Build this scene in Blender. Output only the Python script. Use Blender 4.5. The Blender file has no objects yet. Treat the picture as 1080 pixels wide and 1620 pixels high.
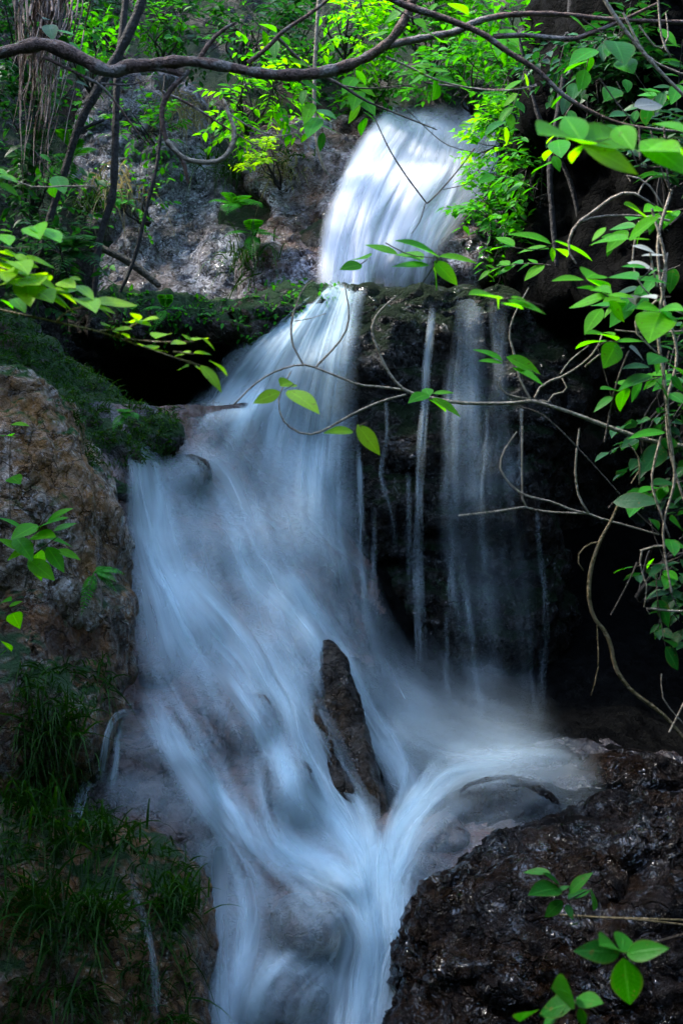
import bpy, math, random
import numpy as np
from mathutils import Vector
from mathutils.bvhtree import BVHTree

R = math.radians
rng = np.random.default_rng(7)
random.seed(7)
S = bpy.context.scene
COL = S.collection

# ------------------------------------------------------------------ camera, sky, sun, exposure
cam_d = bpy.data.cameras.new("camera")
cam = bpy.data.objects.new("camera", cam_d)
COL.objects.link(cam)
cam.location = (0, 0, 0)
cam.rotation_euler = (R(90), 0, 0)
cam_d.sensor_fit = 'VERTICAL'
cam_d.sensor_height = 36
cam_d.lens = 50
cam_d.clip_start = 0.05
cam_d.clip_end = 300
cam_d.dof.use_dof = True
cam_d.dof.focus_distance = 7.4
cam_d.dof.aperture_fstop = 8.0
S.camera = cam

SUN_EL, SUN_AZ = 52, 281           # azimuth measured clockwise from +Y
world = bpy.data.worlds.new("World")
S.world = world
world.use_nodes = True
wn = world.node_tree.nodes
wl = world.node_tree.links
bg = wn['Background']
sky = wn.new('ShaderNodeTexSky')
sky.sky_type = 'NISHITA'
sky.sun_disc = False
sky.sun_elevation = R(SUN_EL)
sky.sun_rotation = R(SUN_AZ)
wl.new(sky.outputs[0], bg.inputs[0])
bg.inputs[1].default_value = 0.15

sun_d = bpy.data.lights.new("sun", 'SUN')
sun_d.energy = 1.25
sun_d.angle = R(8)
sun_d.color = (1.0, 0.95, 0.86)
sun = bpy.data.objects.new("sun", sun_d)
COL.objects.link(sun)
sdir = Vector((math.sin(R(SUN_AZ)) * math.cos(R(SUN_EL)), math.cos(R(SUN_AZ)) * math.cos(R(SUN_EL)), math.sin(R(SUN_EL))))
sun.rotation_euler = sdir.to_track_quat('Z', 'Y').to_euler()
sun.location = (0, 0, 20)

S.view_settings.view_transform = 'Standard'
S.view_settings.look = 'None'
S.view_settings.exposure = 3.05
S.view_settings.gamma = 1.0
cy = S.cycles
cy.max_bounces = 6
cy.diffuse_bounces = 3
cy.glossy_bounces = 2
cy.transmission_bounces = 4
cy.transparent_max_bounces = 40
cy.caustics_reflective = False
cy.caustics_refractive = False
cy.use_denoising = True
cy.use_adaptive_sampling = True
cy.adaptive_threshold = 0.02
cy.sample_clamp_indirect = 4.0

K = 0.36 / 810.0


def P(px, py, d):
    """world point at distance d in front of the camera (photo pixels of the 1080 x 1620 picture)."""
    return np.array([(px - 540) * K * d, d, (810 - py) * K * d])


def PA(px, py, d):
    px, py, d = np.broadcast_arrays(np.asarray(px, float), np.asarray(py, float), np.asarray(d, float))
    return np.stack([(px - 540) * K * d, d, (810 - py) * K * d], -1)


# ------------------------------------------------------------------ noise
_perm = rng.permutation(256)
_perm = np.concatenate([_perm, _perm, _perm])
_g = rng.normal(size=(256, 3))
_g /= np.linalg.norm(_g, axis=1, keepdims=True)
_r3 = rng.random((256, 3))


def _h(i, j, k):
    return _perm[_perm[_perm[i & 255] + (j & 255)] + (k & 255)]


def perlin(p):
    p = np.asarray(p, float)
    i = np.floor(p).astype(int)
    f = p - i
    u = f * f * f * (f * (f * 6 - 15) + 10)
    out = 0
    for a in (0, 1):
        wa = u[:, 0] if a else 1 - u[:, 0]
        for b in (0, 1):
            wb = u[:, 1] if b else 1 - u[:, 1]
            for c in (0, 1):
                wc = u[:, 2] if c else 1 - u[:, 2]
                g = _g[_h(i[:, 0] + a, i[:, 1] + b, i[:, 2] + c)]
                d = g[:, 0] * (f[:, 0] - a) + g[:, 1] * (f[:, 1] - b) + g[:, 2] * (f[:, 2] - c)
                out = out + wa * wb * wc * d
    return out * 1.6


def fbm(p, octv=4, lac=2.1, gain=.5):
    o, a = 0, 1.0
    p = np.asarray(p, float)
    for k in range(octv):
        o = o + a * perlin(p + 17.3 * k)
        p = p * lac
        a *= gain
    return o


def ridged(p, octv=4):
    o, a = 0, 1.0
    p = np.asarray(p, float)
    for k in range(octv):
        o = o + a * (1 - 2 * np.abs(perlin(p + 9.1 * k)))
        p = p * 2.1
        a *= .5
    return o


def worley(p):
    p = np.asarray(p, float)
    i = np.floor(p).astype(int)
    f1 = np.full(len(p), 9.0)
    f2 = np.full(len(p), 9.0)
    idn = np.zeros(len(p), int)
    for a in (-1, 0, 1):
        for b in (-1, 0, 1):
            for c in (-1, 0, 1):
                h = _h(i[:, 0] + a, i[:, 1] + b, i[:, 2] + c)
                q = i + np.array([a, b, c]) + _r3[h]
                d = np.sqrt(((q - p) ** 2).sum(1))
                n = d < f1
                f2 = np.where(n, f1, np.minimum(f2, d))
                f1 = np.where(n, d, f1)
                idn = np.where(n, h, idn)
    return f1, f2, idn


def crag(p, s=1.0):
    """broken rock relief: tilted facets meeting in sharp edges, with small ledges"""
    q = np.asarray(p, float) * s
    q = q + .35 * np.stack([perlin(q * .7 + 3), perlin(q * .7 + 31), perlin(q * .7 + 57)], -1)
    out = 0
    for k, sc in enumerate((1.0, 1.9)):
        f1, f2, idn = worley(q * sc * np.array([1, 1, 1.35]) + 11 * k)
        gr = _g[idn]
        loc = (_r3[idn] - .5)
        frac = q * sc - np.floor(q * sc)
        out = out + (.55 * (f1 - .45) * -1.0 + .7 * (loc[:, 0]) * np.clip((f2 - f1) * 5, 0, 1) + .25 * ((frac - .5) * gr).sum(1)) / sc
    n = perlin(q * .9 + 70) * 3
    st = np.floor(n) + np.clip((n - np.floor(n)) * 4, 0, 1)
    return out * .8 + .16 * st + .2 * (1 - 2 * np.abs(perlin(q * 1.7)))


# ------------------------------------------------------------------ meshes
def mk(name, V, F, mat, parent=None, uv=None, attrs=None, smooth=True):
    V = np.asarray(V, np.float32)
    F = np.asarray(F, np.int32)
    me = bpy.data.meshes.new(name)
    me.vertices.add(len(V))
    me.vertices.foreach_set('co', V.ravel())
    k = F.shape[1]
    me.loops.add(F.size)
    me.loops.foreach_set('vertex_index', F.ravel())
    me.polygons.add(len(F))
    me.polygons.foreach_set('loop_start', np.arange(0, F.size, k, dtype=np.int32))
    me.polygons.foreach_set('loop_total', np.full(len(F), k, np.int32))
    me.polygons.foreach_set('use_smooth', np.full(len(F), smooth, bool))
    if uv is not None:
        l = me.uv_layers.new(name='UVMap')
        l.data.foreach_set('uv', np.asarray(uv, np.float32)[F.ravel()].ravel())
    for an, av in (attrs or {}).items():
        a = me.attributes.new(an, 'FLOAT', 'POINT')
        a.data.foreach_set('value', np.asarray(av, np.float32))
    me.update()
    me.validate()
    me.materials.append(mat)
    o = bpy.data.objects.new(name, me)
    COL.objects.link(o)
    if parent is not None:
        o.parent = parent
        o.matrix_parent_inverse = parent.matrix_world.inverted()
    return o


def tag(o, label, cat, group=None, kind=None):
    o['label'] = label
    o['category'] = cat
    if group:
        o['group'] = group
    if kind:
        o['kind'] = kind
    return o


def empty(name, loc, label, cat, group=None, kind=None):
    o = bpy.data.objects.new(name, None)
    COL.objects.link(o)
    o.location = Vector([float(c) for c in loc])
    o.empty_display_size = .1
    bpy.context.view_layer.update()
    return tag(o, label, cat, group, kind)


def mk_at(name, V, F, mat, label, cat, group=None, kind=None, **kw):
    """a one-mesh thing with its origin at the foot of the mesh"""
    V = np.asarray(V, float)
    o0 = np.array([V[:, 0].mean(), V[:, 1].mean(), V[:, 2].min()])
    o = mk(name, V - o0, F, mat, **kw)
    o.location = Vector([float(c) for c in o0])
    return tag(o, label, cat, group, kind)


class MB:
    def __init__(s):
        s.V, s.F, s.U, s.A, s.n = [], [], [], [], 0

    def add(s, V, F, U=None, A=None):
        V = np.asarray(V, float).reshape(-1, 3)
        s.V.append(V)
        s.F.append(np.asarray(F, int) + s.n)
        s.U.append(np.zeros((len(V), 2)) if U is None else U)
        s.A.append(np.zeros(len(V)) if A is None else (np.full(len(V), A) if np.isscalar(A) else A))
        s.n += len(V)

    def build(s, name, mat, parent=None, an='rnd', **kw):
        return mk(name, np.concatenate(s.V), np.concatenate(s.F), mat, parent,
                  uv=np.concatenate(s.U), attrs={an: np.concatenate(s.A)}, **kw)

    def thing(s, name, mat, label, cat, group=None, kind=None, an='rnd', **kw):
        return mk_at(name, np.concatenate(s.V), np.concatenate(s.F), mat, label, cat, group, kind,
                     uv=np.concatenate(s.U), attrs={an: np.concatenate(s.A)}, **kw)


def grid_faces(nu, nv, wrap=False):
    """faces of a (nu rows) x (nv cols) grid"""
    i = np.arange(nu - 1)[:, None]
    j = np.arange(nv if wrap else nv - 1)[None, :]
    a = i * nv + j
    b = i * nv + (j + 1) % nv
    return np.stack([a, b, b + nv, a + nv], -1).reshape(-1, 4)


def cr(pts, n, closed=False):
    """Catmull-Rom resample of rows of pts to n samples"""
    p = np.asarray(pts, float)
    m = len(p)
    if closed:
        t = np.linspace(0, m, n, endpoint=False)
        i = np.floor(t).astype(int)
        f = (t - i)[:, None]
        g = lambda k: p[(i + k) % m]
    else:
        seg = np.r_[0, np.cumsum(np.linalg.norm(np.diff(p[:, :3], axis=0), axis=1))]
        tt = np.linspace(0, seg[-1], n)
        i = np.clip(np.searchsorted(seg, tt, 'right') - 1, 0, m - 2)
        f = ((tt - seg[i]) / np.maximum(seg[i + 1] - seg[i], 1e-9))[:, None]
        g = lambda k: p[np.clip(i + k, 0, m - 1)]
    a, b, c, d = g(-1), g(0), g(1), g(2)
    return .5 * (2 * b + (c - a) * f + (2 * a - 5 * b + 4 * c - d) * f ** 2 + (3 * b - a - 3 * c + d) * f ** 3)


def tps(ctrl, lam=1e-5):
    c = np.asarray(ctrl, float)
    x = c[:, :2] / 1000
    n = len(c)
    phi = lambda r2: .5 * r2 * np.log(r2 + 1e-12)
    r2 = ((x[:, None] - x[None]) ** 2).sum(-1)
    A = np.zeros((n + 3, n + 3))
    A[:n, :n] = phi(r2) + lam * np.eye(n)
    A[:n, n] = 1
    A[:n, n + 1:] = x
    A[n, :n] = 1
    A[n + 1:, :n] = x.T
    w = np.linalg.solve(A, np.r_[c[:, 2], 0, 0, 0])

    def f(px, py):
        q = np.stack([np.ravel(px), np.ravel(py)], -1) / 1000
        d2 = ((q[:, None] - x[None]) ** 2).sum(-1)
        return (phi(d2) @ w[:n] + w[n] + q @ w[n + 1:]).reshape(np.shape(px))
    return f


def vnormals(V, F):
    n = np.zeros_like(V)
    a, b, c = V[F[:, 0]], V[F[:, 1]], V[F[:, 2]]
    d = V[F[:, 3]] if F.shape[1] == 4 else c
    fn = np.cross(c - a, d - b) if F.shape[1] == 4 else np.cross(b - a, c - a)
    for k in range(F.shape[1]):
        np.add.at(n, F[:, k], fn)
    return n / np.maximum(np.linalg.norm(n, axis=1, keepdims=True), 1e-9)


def remesh(V, F, vox):
    me = bpy.data.meshes.new('tmp')
    me.from_pydata([tuple(v) for v in V], [], [tuple(int(i) for i in f) for f in F])
    o = bpy.data.objects.new('tmp', me)
    COL.objects.link(o)
    m = o.modifiers.new('r', 'REMESH')
    m.mode = 'VOXEL'
    m.voxel_size = vox
    dg = bpy.context.evaluated_depsgraph_get()
    e = bpy.data.meshes.new_from_object(o.evaluated_get(dg))
    nv = np.empty(len(e.vertices) * 3, np.float32)
    e.vertices.foreach_get('co', nv)
    fl = np.empty(len(e.loops), np.int32)
    e.loops.foreach_get('vertex_index', fl)
    ok = len(fl) == 4 * len(e.polygons)
    assert ok
    bpy.data.objects.remove(o)
    bpy.data.meshes.remove(me)
    bpy.data.meshes.remove(e)
    return nv.reshape(-1, 3).astype(float), fl.reshape(-1, 4)


SOLID = []      # BVH trees of everything water can run over


def solid(V, F):
    SOLID.append(BVHTree.FromPolygons([tuple(v) for v in V], [tuple(int(i) for i in f) for f in F]))
    return SOLID[-1]


def first_hit(px, py, trees, far=9.6):
    o = Vector((0, 0, 0))
    out = np.empty(np.shape(px))
    it = np.nditer([np.asarray(px, float), np.asarray(py, float)], flags=['multi_index'])
    for x, y in it:
        d = Vector(P(float(x), float(y), 1.0))
        best = far
        for t in trees:
            h = t.ray_cast(o, d)
            if h[0] is not None:
                best = min(best, h[0].y)
        out[it.multi_index] = best
    return out


def blob_shape(outline, centre, front, back, pw=2.0, nr=14, na=96):
    """closed body: an outline at its own depth, swelling by front towards and back away from the viewer"""
    ol = cr(outline, na, closed=True)
    cx, cyy = centre
    dc = ol[:, 2].mean()
    rings = []
    rs = np.sin(np.linspace(0, math.pi / 2, nr))
    for sgn, T in ((-1, front), (1, back)):
        rr = rs if sgn < 0 else rs[::-1][1:]
        for r in rr:
            r = max(r, .002)
            x = cx + (ol[:, 0] - cx) * r
            y = cyy + (ol[:, 1] - cyy) * r
            d = dc * (1 - r) + ol[:, 2] * r + sgn * T * (max(0, 1 - r ** pw)) ** .5
            if sgn > 0:
                # keep the rear inside the same world outline (no flaring with distance)
                s = (dc * (1 - r) + ol[:, 2] * r) / d
                q = PA(540 + (x - 540) * s, 810 + (y - 810) * s, d)
            else:
                q = PA(x, y, d)
            rings.append(q)
    V = np.concatenate(rings)
    n = len(rings)
    F = [tuple(f) for f in grid_faces(n, na, wrap=True)]
    F.append(tuple(range(na))[::-1])
    F.append(tuple((n - 1) * na + i for i in range(na)))
    return V, F


def rock_mesh(outline, centre, front, back, vox=.02, amp=(.10, .05, .015), sc=(1.3, 3.2, 11), seed=0, pw=2.0, squash=(1, 1, 1)):
    V, F = blob_shape(outline, centre, front, back, pw)
    V, F = remesh(V, F, vox)
    off = np.array([seed * 13.7, seed * 7.1, seed * 3.3])
    sq = np.array(squash)
    N = vnormals(V, F)
    if N[V[:, 1].argmin(), 1] > 0:
        F = F[:, ::-1]
        N = -N
    V = V + N * (amp[0] * fbm((V + off) * sc[0] * sq, 3))[:, None]
    N = vnormals(V, F)
    V = V + N * (amp[1] * (.75 * crag((V + off) * sq, sc[1]) + .4 * ridged((V + off) * sc[1] * .9, 3)))[:, None]
    N = vnormals(V, F)
    rough_ = np.clip(.55 + 1.3 * fbm((V + off) * 1.9, 2), .1, 1.7)
    V = V + N * (amp[2] * rough_ * (crag((V + off) * sq, sc[2]) + .6 * ridged((V + off) * 14 * sq, 3)))[:, None]
    return V, F


# ------------------------------------------------------------------ materials
def nodes_of(name):
    m = bpy.data.materials.new(name)
    m.use_nodes = True
    nt = m.node_tree
    nt.nodes.clear()
    return m, nt, nt.nodes.new, nt.links.new


def ramp(N, L, fac, stops):
    r = N('ShaderNodeValToRGB')
    el = r.color_ramp.elements
    while len(el) < len(stops):
        el.new(.5)
    for e, (p, c) in zip(el, stops):
        e.position = p
        e.color = c if len(c) == 4 else (*c, 1)
    L(fac, r.inputs[0])
    return r.outputs[0]


def noise(N, L, vec, scale, detail=4, rough=.55, dist=0.0):
    n = N('ShaderNodeTexNoise')
    n.inputs['Scale'].default_value = scale
    n.inputs['Detail'].default_value = detail
    n.inputs['Roughness'].default_value = rough
    n.inputs['Distortion'].default_value = dist
    L(vec, n.inputs['Vector'])
    return n.outputs[0]


def mixc(N, L, fac, a, b, mode='MIX'):
    m = N('ShaderNodeMix')
    m.data_type = 'RGBA'
    m.blend_type = mode
    for s, v in ((0, fac), (6, a), (7, b)):
        if isinstance(v, (int, float)):
            m.inputs[s].default_value = v
        elif isinstance(v, tuple):
            m.inputs[s].default_value = (*v, 1)
        else:
            L(v, m.inputs[s])
    return m.outputs[2]


def mth(N, L, op, a, b=None, clamp=False):
    m = N('ShaderNodeMath')
    m.operation = op
    m.use_clamp = clamp
    for s, v in ((0, a), (1, b)):
        if v is None:
            continue
        if isinstance(v, (int, float)):
            m.inputs[s].default_value = v
        else:
            L(v, m.inputs[s])
    return m.outputs[0]


def rock_mat(name, cols, pale=(.35, .34, .36), pale_amt=.5, stain=(.13, .06, .02), stain_amt=.4, moss=(.012, .05, .006), moss_amt=.0,
             wet=.5, bump=.6, scale=1.0, seed=0.0, dark_amt=0, glint=0):
    m, nt, N, L = nodes_of(name)
    out = N('ShaderNodeOutputMaterial')
    b = N('ShaderNodeBsdfPrincipled')
    L(b.outputs[0], out.inputs[0])
    g = N('ShaderNodeNewGeometry')
    mp = N('ShaderNodeMapping')
    mp.inputs['Location'].default_value = (seed, seed * .7, seed * 1.3)
    L(g.outputs['Position'], mp.inputs[0])
    v = mp.outputs[0]
    n1 = noise(N, L, v, 3.5 * scale, 6, .6, .4)
    n2 = noise(N, L, v, 13 * scale, 8, .68, .3)
    n3 = noise(N, L, v, 55 * scale, 4, .6)
    base = ramp(N, L, n2, [(.38, cols[0]), (.5, cols[1]), (.62, cols[2])])
    # pale mineral flecks
    f = ramp(N, L, mth(N, L, 'ADD', mth(N, L, 'MULTIPLY', n3, .55), mth(N, L, 'MULTIPLY', n1, .45)), [(.5, (0, 0, 0)), (.6, (1, 1, 1))])
    base = mixc(N, L, mth(N, L, 'MULTIPLY', f, pale_amt), base, pale)
    # brown iron stain in broad patches
    st = ramp(N, L, noise(N, L, v, 2.4 * scale, 6, .62, .8), [(.46, (0, 0, 0)), (.6, (1, 1, 1))])
    base = mixc(N, L, mth(N, L, 'MULTIPLY', st, stain_amt), base, stain)
    if dark_amt > 0:
        dk = ramp(N, L, noise(N, L, v, 2.6 * scale, 6, .65, 1.0), [(.5, (0, 0, 0)), (.6, (1, 1, 1))])
        base = mixc(N, L, mth(N, L, 'MULTIPLY', dk, dark_amt), base, tuple(c * .5 for c in cols[0]))
    # cracks
    vo = N('ShaderNodeTexVoronoi')
    vo.feature = 'DISTANCE_TO_EDGE'
    vo.inputs['Scale'].default_value = 7 * scale
    wv = N('ShaderNodeVectorMath')
    wv.operation = 'ADD'
    L(v, wv.inputs[0])
    nc = N('ShaderNodeTexNoise')
    nc.inputs['Scale'].default_value = 5 * scale
    nc.inputs['Detail'].default_value = 5
    L(v, nc.inputs['Vector'])
    sc_ = N('ShaderNodeVectorMath')
    sc_.operation = 'SCALE'
    sc_.inputs['Scale'].default_value = .35
    L(nc.outputs[1], sc_.inputs[0])
    L(sc_.outputs[0], wv.inputs[1])
    L(wv.outputs[0], vo.inputs['Vector'])
    ck = ramp(N, L, vo.outputs[0], [(0, (0, 0, 0)), (.035, (1, 1, 1))])
    base = mixc(N, L, mth(N, L, 'MULTIPLY', mth(N, L, 'SUBTRACT', 1.0, ck), .7), base, tuple(c * .35 for c in cols[0]))
    mm = None
    if moss_amt > 0:
        sx = N('ShaderNodeSeparateXYZ')
        L(g.outputs['Normal'], sx.inputs[0])
        a = mth(N, L, 'ADD', mth(N, L, 'MULTIPLY', sx.outputs[2], .55), mth(N, L, 'MULTIPLY', n1, 1.1))
        mm = ramp(N, L, a, [(1.05 - moss_amt, (0, 0, 0)), (1.2 - moss_amt, (1, 1, 1))])
        mossc = mixc(N, L, n3, tuple(c * .5 for c in moss), tuple(c * 1.6 for c in moss))
        base = mixc(N, L, mm, base, mossc)
    L(base, b.inputs['Base Color'])
    ro = ramp(N, L, n2, [(.38, (.55 - .42 * wet,) * 3), (.62, (.85 - .5 * wet,) * 3)])
    if mm is not None:
        ro = mixc(N, L, mm, ro, (.9, .9, .9))
    L(ro, b.inputs['Roughness'])
    b.inputs['Specular IOR Level'].default_value = .02 + .73 * wet
    h = mth(N, L, 'ADD', mth(N, L, 'MULTIPLY', n2, 1.0), mth(N, L, 'MULTIPLY', n3, .35))
    h = mth(N, L, 'ADD', h, mth(N, L, 'MULTIPLY', ck, .25))
    bp = N('ShaderNodeBump')
    bp.inputs['Strength'].default_value = bump
    bp.inputs['Distance'].default_value = .09
    L(h, bp.inputs['Height'])
    L(bp.outputs[0], b.inputs['Normal'])
    if glint > 0:
        b2 = N('ShaderNodeBump')
        b2.inputs['Strength'].default_value = 1.0
        b2.inputs['Distance'].default_value = .14
        n4 = noise(N, L, v, 15 * scale, 3, .55, .6)
        L(n4, b2.inputs['Height'])
        b.inputs['Specular IOR Level'].default_value = .15
        film = ramp(N, L, noise(N, L, v, 9 * scale, 5, .65, .8), [(.5, (0, 0, 0)), (.57, (1, 1, 1))])
        L(mth(N, L, 'MULTIPLY', film, glint), b.inputs['Coat Weight'])
        b.inputs['Coat Roughness'].default_value = .05
        b.inputs['Coat IOR'].default_value = 1.45
        L(b2.outputs[0], b.inputs['Coat Normal'])
    return m


def leaf_mat(name, c1, c2, trans=.5, rough=.35, vein=.3, tint=1.0):
    m, nt, N, L = nodes_of(name)
    out = N('ShaderNodeOutputMaterial')
    b = N('ShaderNodeBsdfPrincipled')
    t = N('ShaderNodeBsdfTranslucent')
    mx = N('ShaderNodeMixShader')
    at = N('ShaderNodeAttribute')
    at.attribute_name = 'rnd'
    col = mixc(N, L, at.outputs['Fac'], c1, c2)
    g = N('ShaderNodeNewGeometry')
    n = noise(N, L, g.outputs['Position'], 28, 3)
    col = mixc(N, L, mth(N, L, 'MULTIPLY', n, .45), col, tuple(c * .45 for c in c1))
    uv = N('ShaderNodeUVMap')
    sx = N('ShaderNodeSeparateXYZ')
    L(uv.outputs[0], sx.inputs[0])
    # midrib and side veins: uv.x = along, uv.y = across (-1..1)
    ab = mth(N, L, 'ABSOLUTE', sx.outputs[1])
    rib = mth(N, L, 'SUBTRACT', 1.0, mth(N, L, 'MULTIPLY', ab, 9.0), clamp=True)
    sv = mth(N, L, 'SINE', mth(N, L, 'MULTIPLY', mth(N, L, 'SUBTRACT', sx.outputs[0], mth(N, L, 'MULTIPLY', ab, .18)), 60.0))
    sv = mth(N, L, 'MULTIPLY', mth(N, L, 'SUBTRACT', sv, .8, clamp=True), 2.0)
    vn = mth(N, L, 'MULTIPLY', mth(N, L, 'MAXIMUM', rib, sv), vein)
    col = mixc(N, L, vn, col, tuple(min(1, c * 1.6 + .03) for c in c2))
    sp = ramp(N, L, noise(N, L, g.outputs['Position'], 95, 3, .6), [(.63, (0, 0, 0)), (.68, (1, 1, 1))])
    rim = mth(N, L, 'MULTIPLY', mth(N, L, 'SUBTRACT', ab, .8, clamp=True), mth(N, L, 'MULTIPLY', n, 4.5), clamp=True)
    col = mixc(N, L, mth(N, L, 'MULTIPLY', mth(N, L, 'MAXIMUM', sp, rim), .65), col, (.10, .075, .02))
    L(col, b.inputs['Base Color'])
    b.inputs['Roughness'].default_value = rough + .1
    b.inputs['Specular IOR Level'].default_value = .12
    hs = N('ShaderNodeHueSaturation')
    hs.inputs['Hue'].default_value = .487
    hs.inputs['Saturation'].default_value = 1.1
    hs.inputs['Value'].default_value = 2.2 * tint
    L(col, hs.inputs['Color'])
    L(hs.outputs[0], t.inputs[0])
    mx.inputs[0].default_value = trans
    L(b.outputs[0], mx.inputs[1])
    L(t.outputs[0], mx.inputs[2])
    L(mx.outputs[0], out.inputs[0])
    bp = N('ShaderNodeBump')
    bp.inputs['Strength'].default_value = .25
    bp.inputs['Distance'].default_value = .01
    L(mth(N, L, 'SUBTRACT', n, vn), bp.inputs['Height'])
    L(bp.outputs[0], b.inputs['Normal'])
    return m


def bark_mat(name, c1, c2, rough=.8, lich=.0):
    m, nt, N, L = nodes_of(name)
    out = N('ShaderNodeOutputMaterial')
    b = N('ShaderNodeBsdfPrincipled')
    L(b.outputs[0], out.inputs[0])
    g = N('ShaderNodeNewGeometry')
    n = noise(N, L, g.outputs['Position'], 40, 5, .65)
    n0 = noise(N, L, g.outputs['Position'], 9, 3, .6)
    c = ramp(N, L, n, [(.3, c1), (.7, c2)])
    if lich:
        c = mixc(N, L, mth(N, L, 'MULTIPLY', ramp(N, L, n0, [(.52, (0, 0, 0)), (.6, (1, 1, 1))]), lich), c, (.33, .32, .29))
    L(c, b.inputs['Base Color'])
    b.inputs['Roughness'].default_value = rough
    bp = N('ShaderNodeBump')
    bp.inputs['Strength'].default_value = 1.0
    bp.inputs['Distance'].default_value = .03
    L(n, bp.inputs['Height'])
    L(bp.outputs[0], b.inputs['Normal'])
    return m


def water_mat(name, col, across=18, along=.9, lo=.35, hi=1.2):
    """a veil of falling water: see-through where thin, white where thick; streaks run along the flow (uv in metres)"""
    m, nt, N, L = nodes_of(name)
    out = N('ShaderNodeOutputMaterial')
    df = N('ShaderNodeBsdfDiffuse')
    df.inputs[0].default_value = (*col, 1)
    tr = N('ShaderNodeBsdfTranslucent')
    tr.inputs[0].default_value = (*col, 1)
    gl = N('ShaderNodeBsdfGlossy')
    gl.inputs['Roughness'].default_value = .55
    m1 = N('ShaderNodeMixShader')
    m1.inputs[0].default_value = .45
    L(df.outputs[0], m1.inputs[1])
    L(tr.outputs[0], m1.inputs[2])
    m2 = N('ShaderNodeMixShader')
    m2.inputs[0].default_value = .06
    L(m1.outputs[0], m2.inputs[1])
    L(gl.outputs[0], m2.inputs[2])
    tp = N('ShaderNodeBsdfTransparent')
    mx = N('ShaderNodeMixShader')
    uv = N('ShaderNodeUVMap')
    mp = N('ShaderNodeMapping')
    mp.inputs['Scale'].default_value = (across, along, 1)
    L(uv.outputs[0], mp.inputs[0])
    n = noise(N, L, mp.outputs[0], 1.0, 3, .55, .15)
    mp2 = N('ShaderNodeMapping')
    mp2.inputs['Scale'].default_value = (across * .3, along * .9, 1)
    L(uv.outputs[0], mp2.inputs[0])
    n2 = noise(N, L, mp2.outputs[0], 1.0, 2, .5, .2)
    mr = N('ShaderNodeMapRange')
    mr.inputs['From Min'].default_value = .32
    mr.inputs['From Max'].default_value = .68
    mr.inputs['To Min'].default_value = lo
    mr.inputs['To Max'].default_value = hi
    L(mth(N, L, 'ADD', mth(N, L, 'MULTIPLY', n, .55), mth(N, L, 'MULTIPLY', n2, .45)), mr.inputs[0])
    at = N('ShaderNodeAttribute')
    at.attribute_name = 'dens'
    al = mth(N, L, 'MULTIPLY', at.outputs['Fac'], mr.outputs[0], clamp=True)
    L(al, mx.inputs[0])
    L(tp.outputs[0], mx.inputs[1])
    L(m2.outputs[0], mx.inputs[2])
    L(mx.outputs[0], out.inputs[0])
    return m


M = {}
M['cliff'] = rock_mat('cliff_rock', [(.002, .002, .002), (.008, .0075, .0065), (.028, .026, .024)], pale=(.2, .2, .2), pale_amt=.4, stain=(.06, .03, .012), stain_amt=.5, moss_amt=.3, moss=(.005, .018, .003), wet=.3, bump=.8)
M['pale'] = rock_mat('pale_wet_rock', [(.03, .027, .029), (.14, .13, .14), (.34, .32, .35)], pale=(.6, .59, .65), pale_amt=.9, stain=(.14, .085, .05), stain_amt=.5, moss_amt=.05, wet=.7, bump=1.0, seed=3, dark_amt=.6, glint=.5)
M['brownfall'] = rock_mat('brown_grey_rock', [(.02, .013, .013), (.11, .085, .085), (.3, .26, .29)], pale=(.62, .6, .67), pale_amt=.9, stain=(.2, .09, .04), stain_amt=.6, moss_amt=.0, wet=.75, bump=1.0, seed=5, dark_amt=.7, glint=.5)
M['mossy'] = rock_mat('dark_mossy_rock', [(.002, .002, .002), (.014, .0135, .011), (.05, .047, .04)], pale=(.15, .15, .14), pale_amt=.45, stain=(.026, .016, .007), stain_amt=.5, moss_amt=.42, moss=(.005, .014, .003), wet=1.0, bump=1.0, seed=8, dark_amt=.5, glint=.55)
M['ledge'] = rock_mat('moss_ledge_rock', [(.005, .005, .004), (.02, .019, .016), (.05, .05, .045)], pale_amt=.3, stain_amt=.3, moss_amt=.40, moss=(.008, .034, .004), wet=.4, bump=.8, seed=11)
M['left'] = rock_mat('left_bank_rock', [(.05, .03, .015), (.26, .18, .11), (.5, .41, .33)], pale=(.75, .68, .64), pale_amt=.9, stain=(.34, .15, .035), stain_amt=.75, moss_amt=.2, moss=(.015, .06, .008), wet=.7, bump=1.0, seed=14, dark_amt=.5, glint=.7)
M['leftlow'] = rock_mat('left_foot_rock', [(.03, .014, .005), (.17, .08, .03), (.34, .18, .07)], pale=(.5, .5, .44), pale_amt=.75, stain=(.24, .09, .02), stain_amt=.8, moss_amt=.2, moss=(.012, .045, .006), wet=.65, bump=.9, seed=17, dark_amt=.7)
M['wetdark'] = rock_mat('wet_dark_rock', [(.0015, .001, .001), (.007, .005, .0045), (.024, .018, .016)], pale=(.07, .06, .058), pale_amt=.3, stain=(.034, .016, .006), stain_amt=.6, moss_amt=.0, wet=1.1, bump=1.0, scale=.85, seed=23, dark_amt=.7, glint=.9)
M['bed'] = rock_mat('purple_bed_rock', [(.010, .007, .007), (.032, .024, .023), (.07, .052, .05)], pale=(.12, .1, .1), pale_amt=.3, stain=(.16, .065, .038), stain_amt=.75, wet=.9, bump=.45, seed=27)
M['pink'] = rock_mat('pinkish_ledge_rock', [(.014, .009, .008), (.05, .032, .027), (.1, .066, .055)], pale=(.16, .13, .125), pale_amt=.4, stain=(.13, .055, .03), stain_amt=.7, wet=.9, bump=.6, scale=.8, seed=61)
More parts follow.
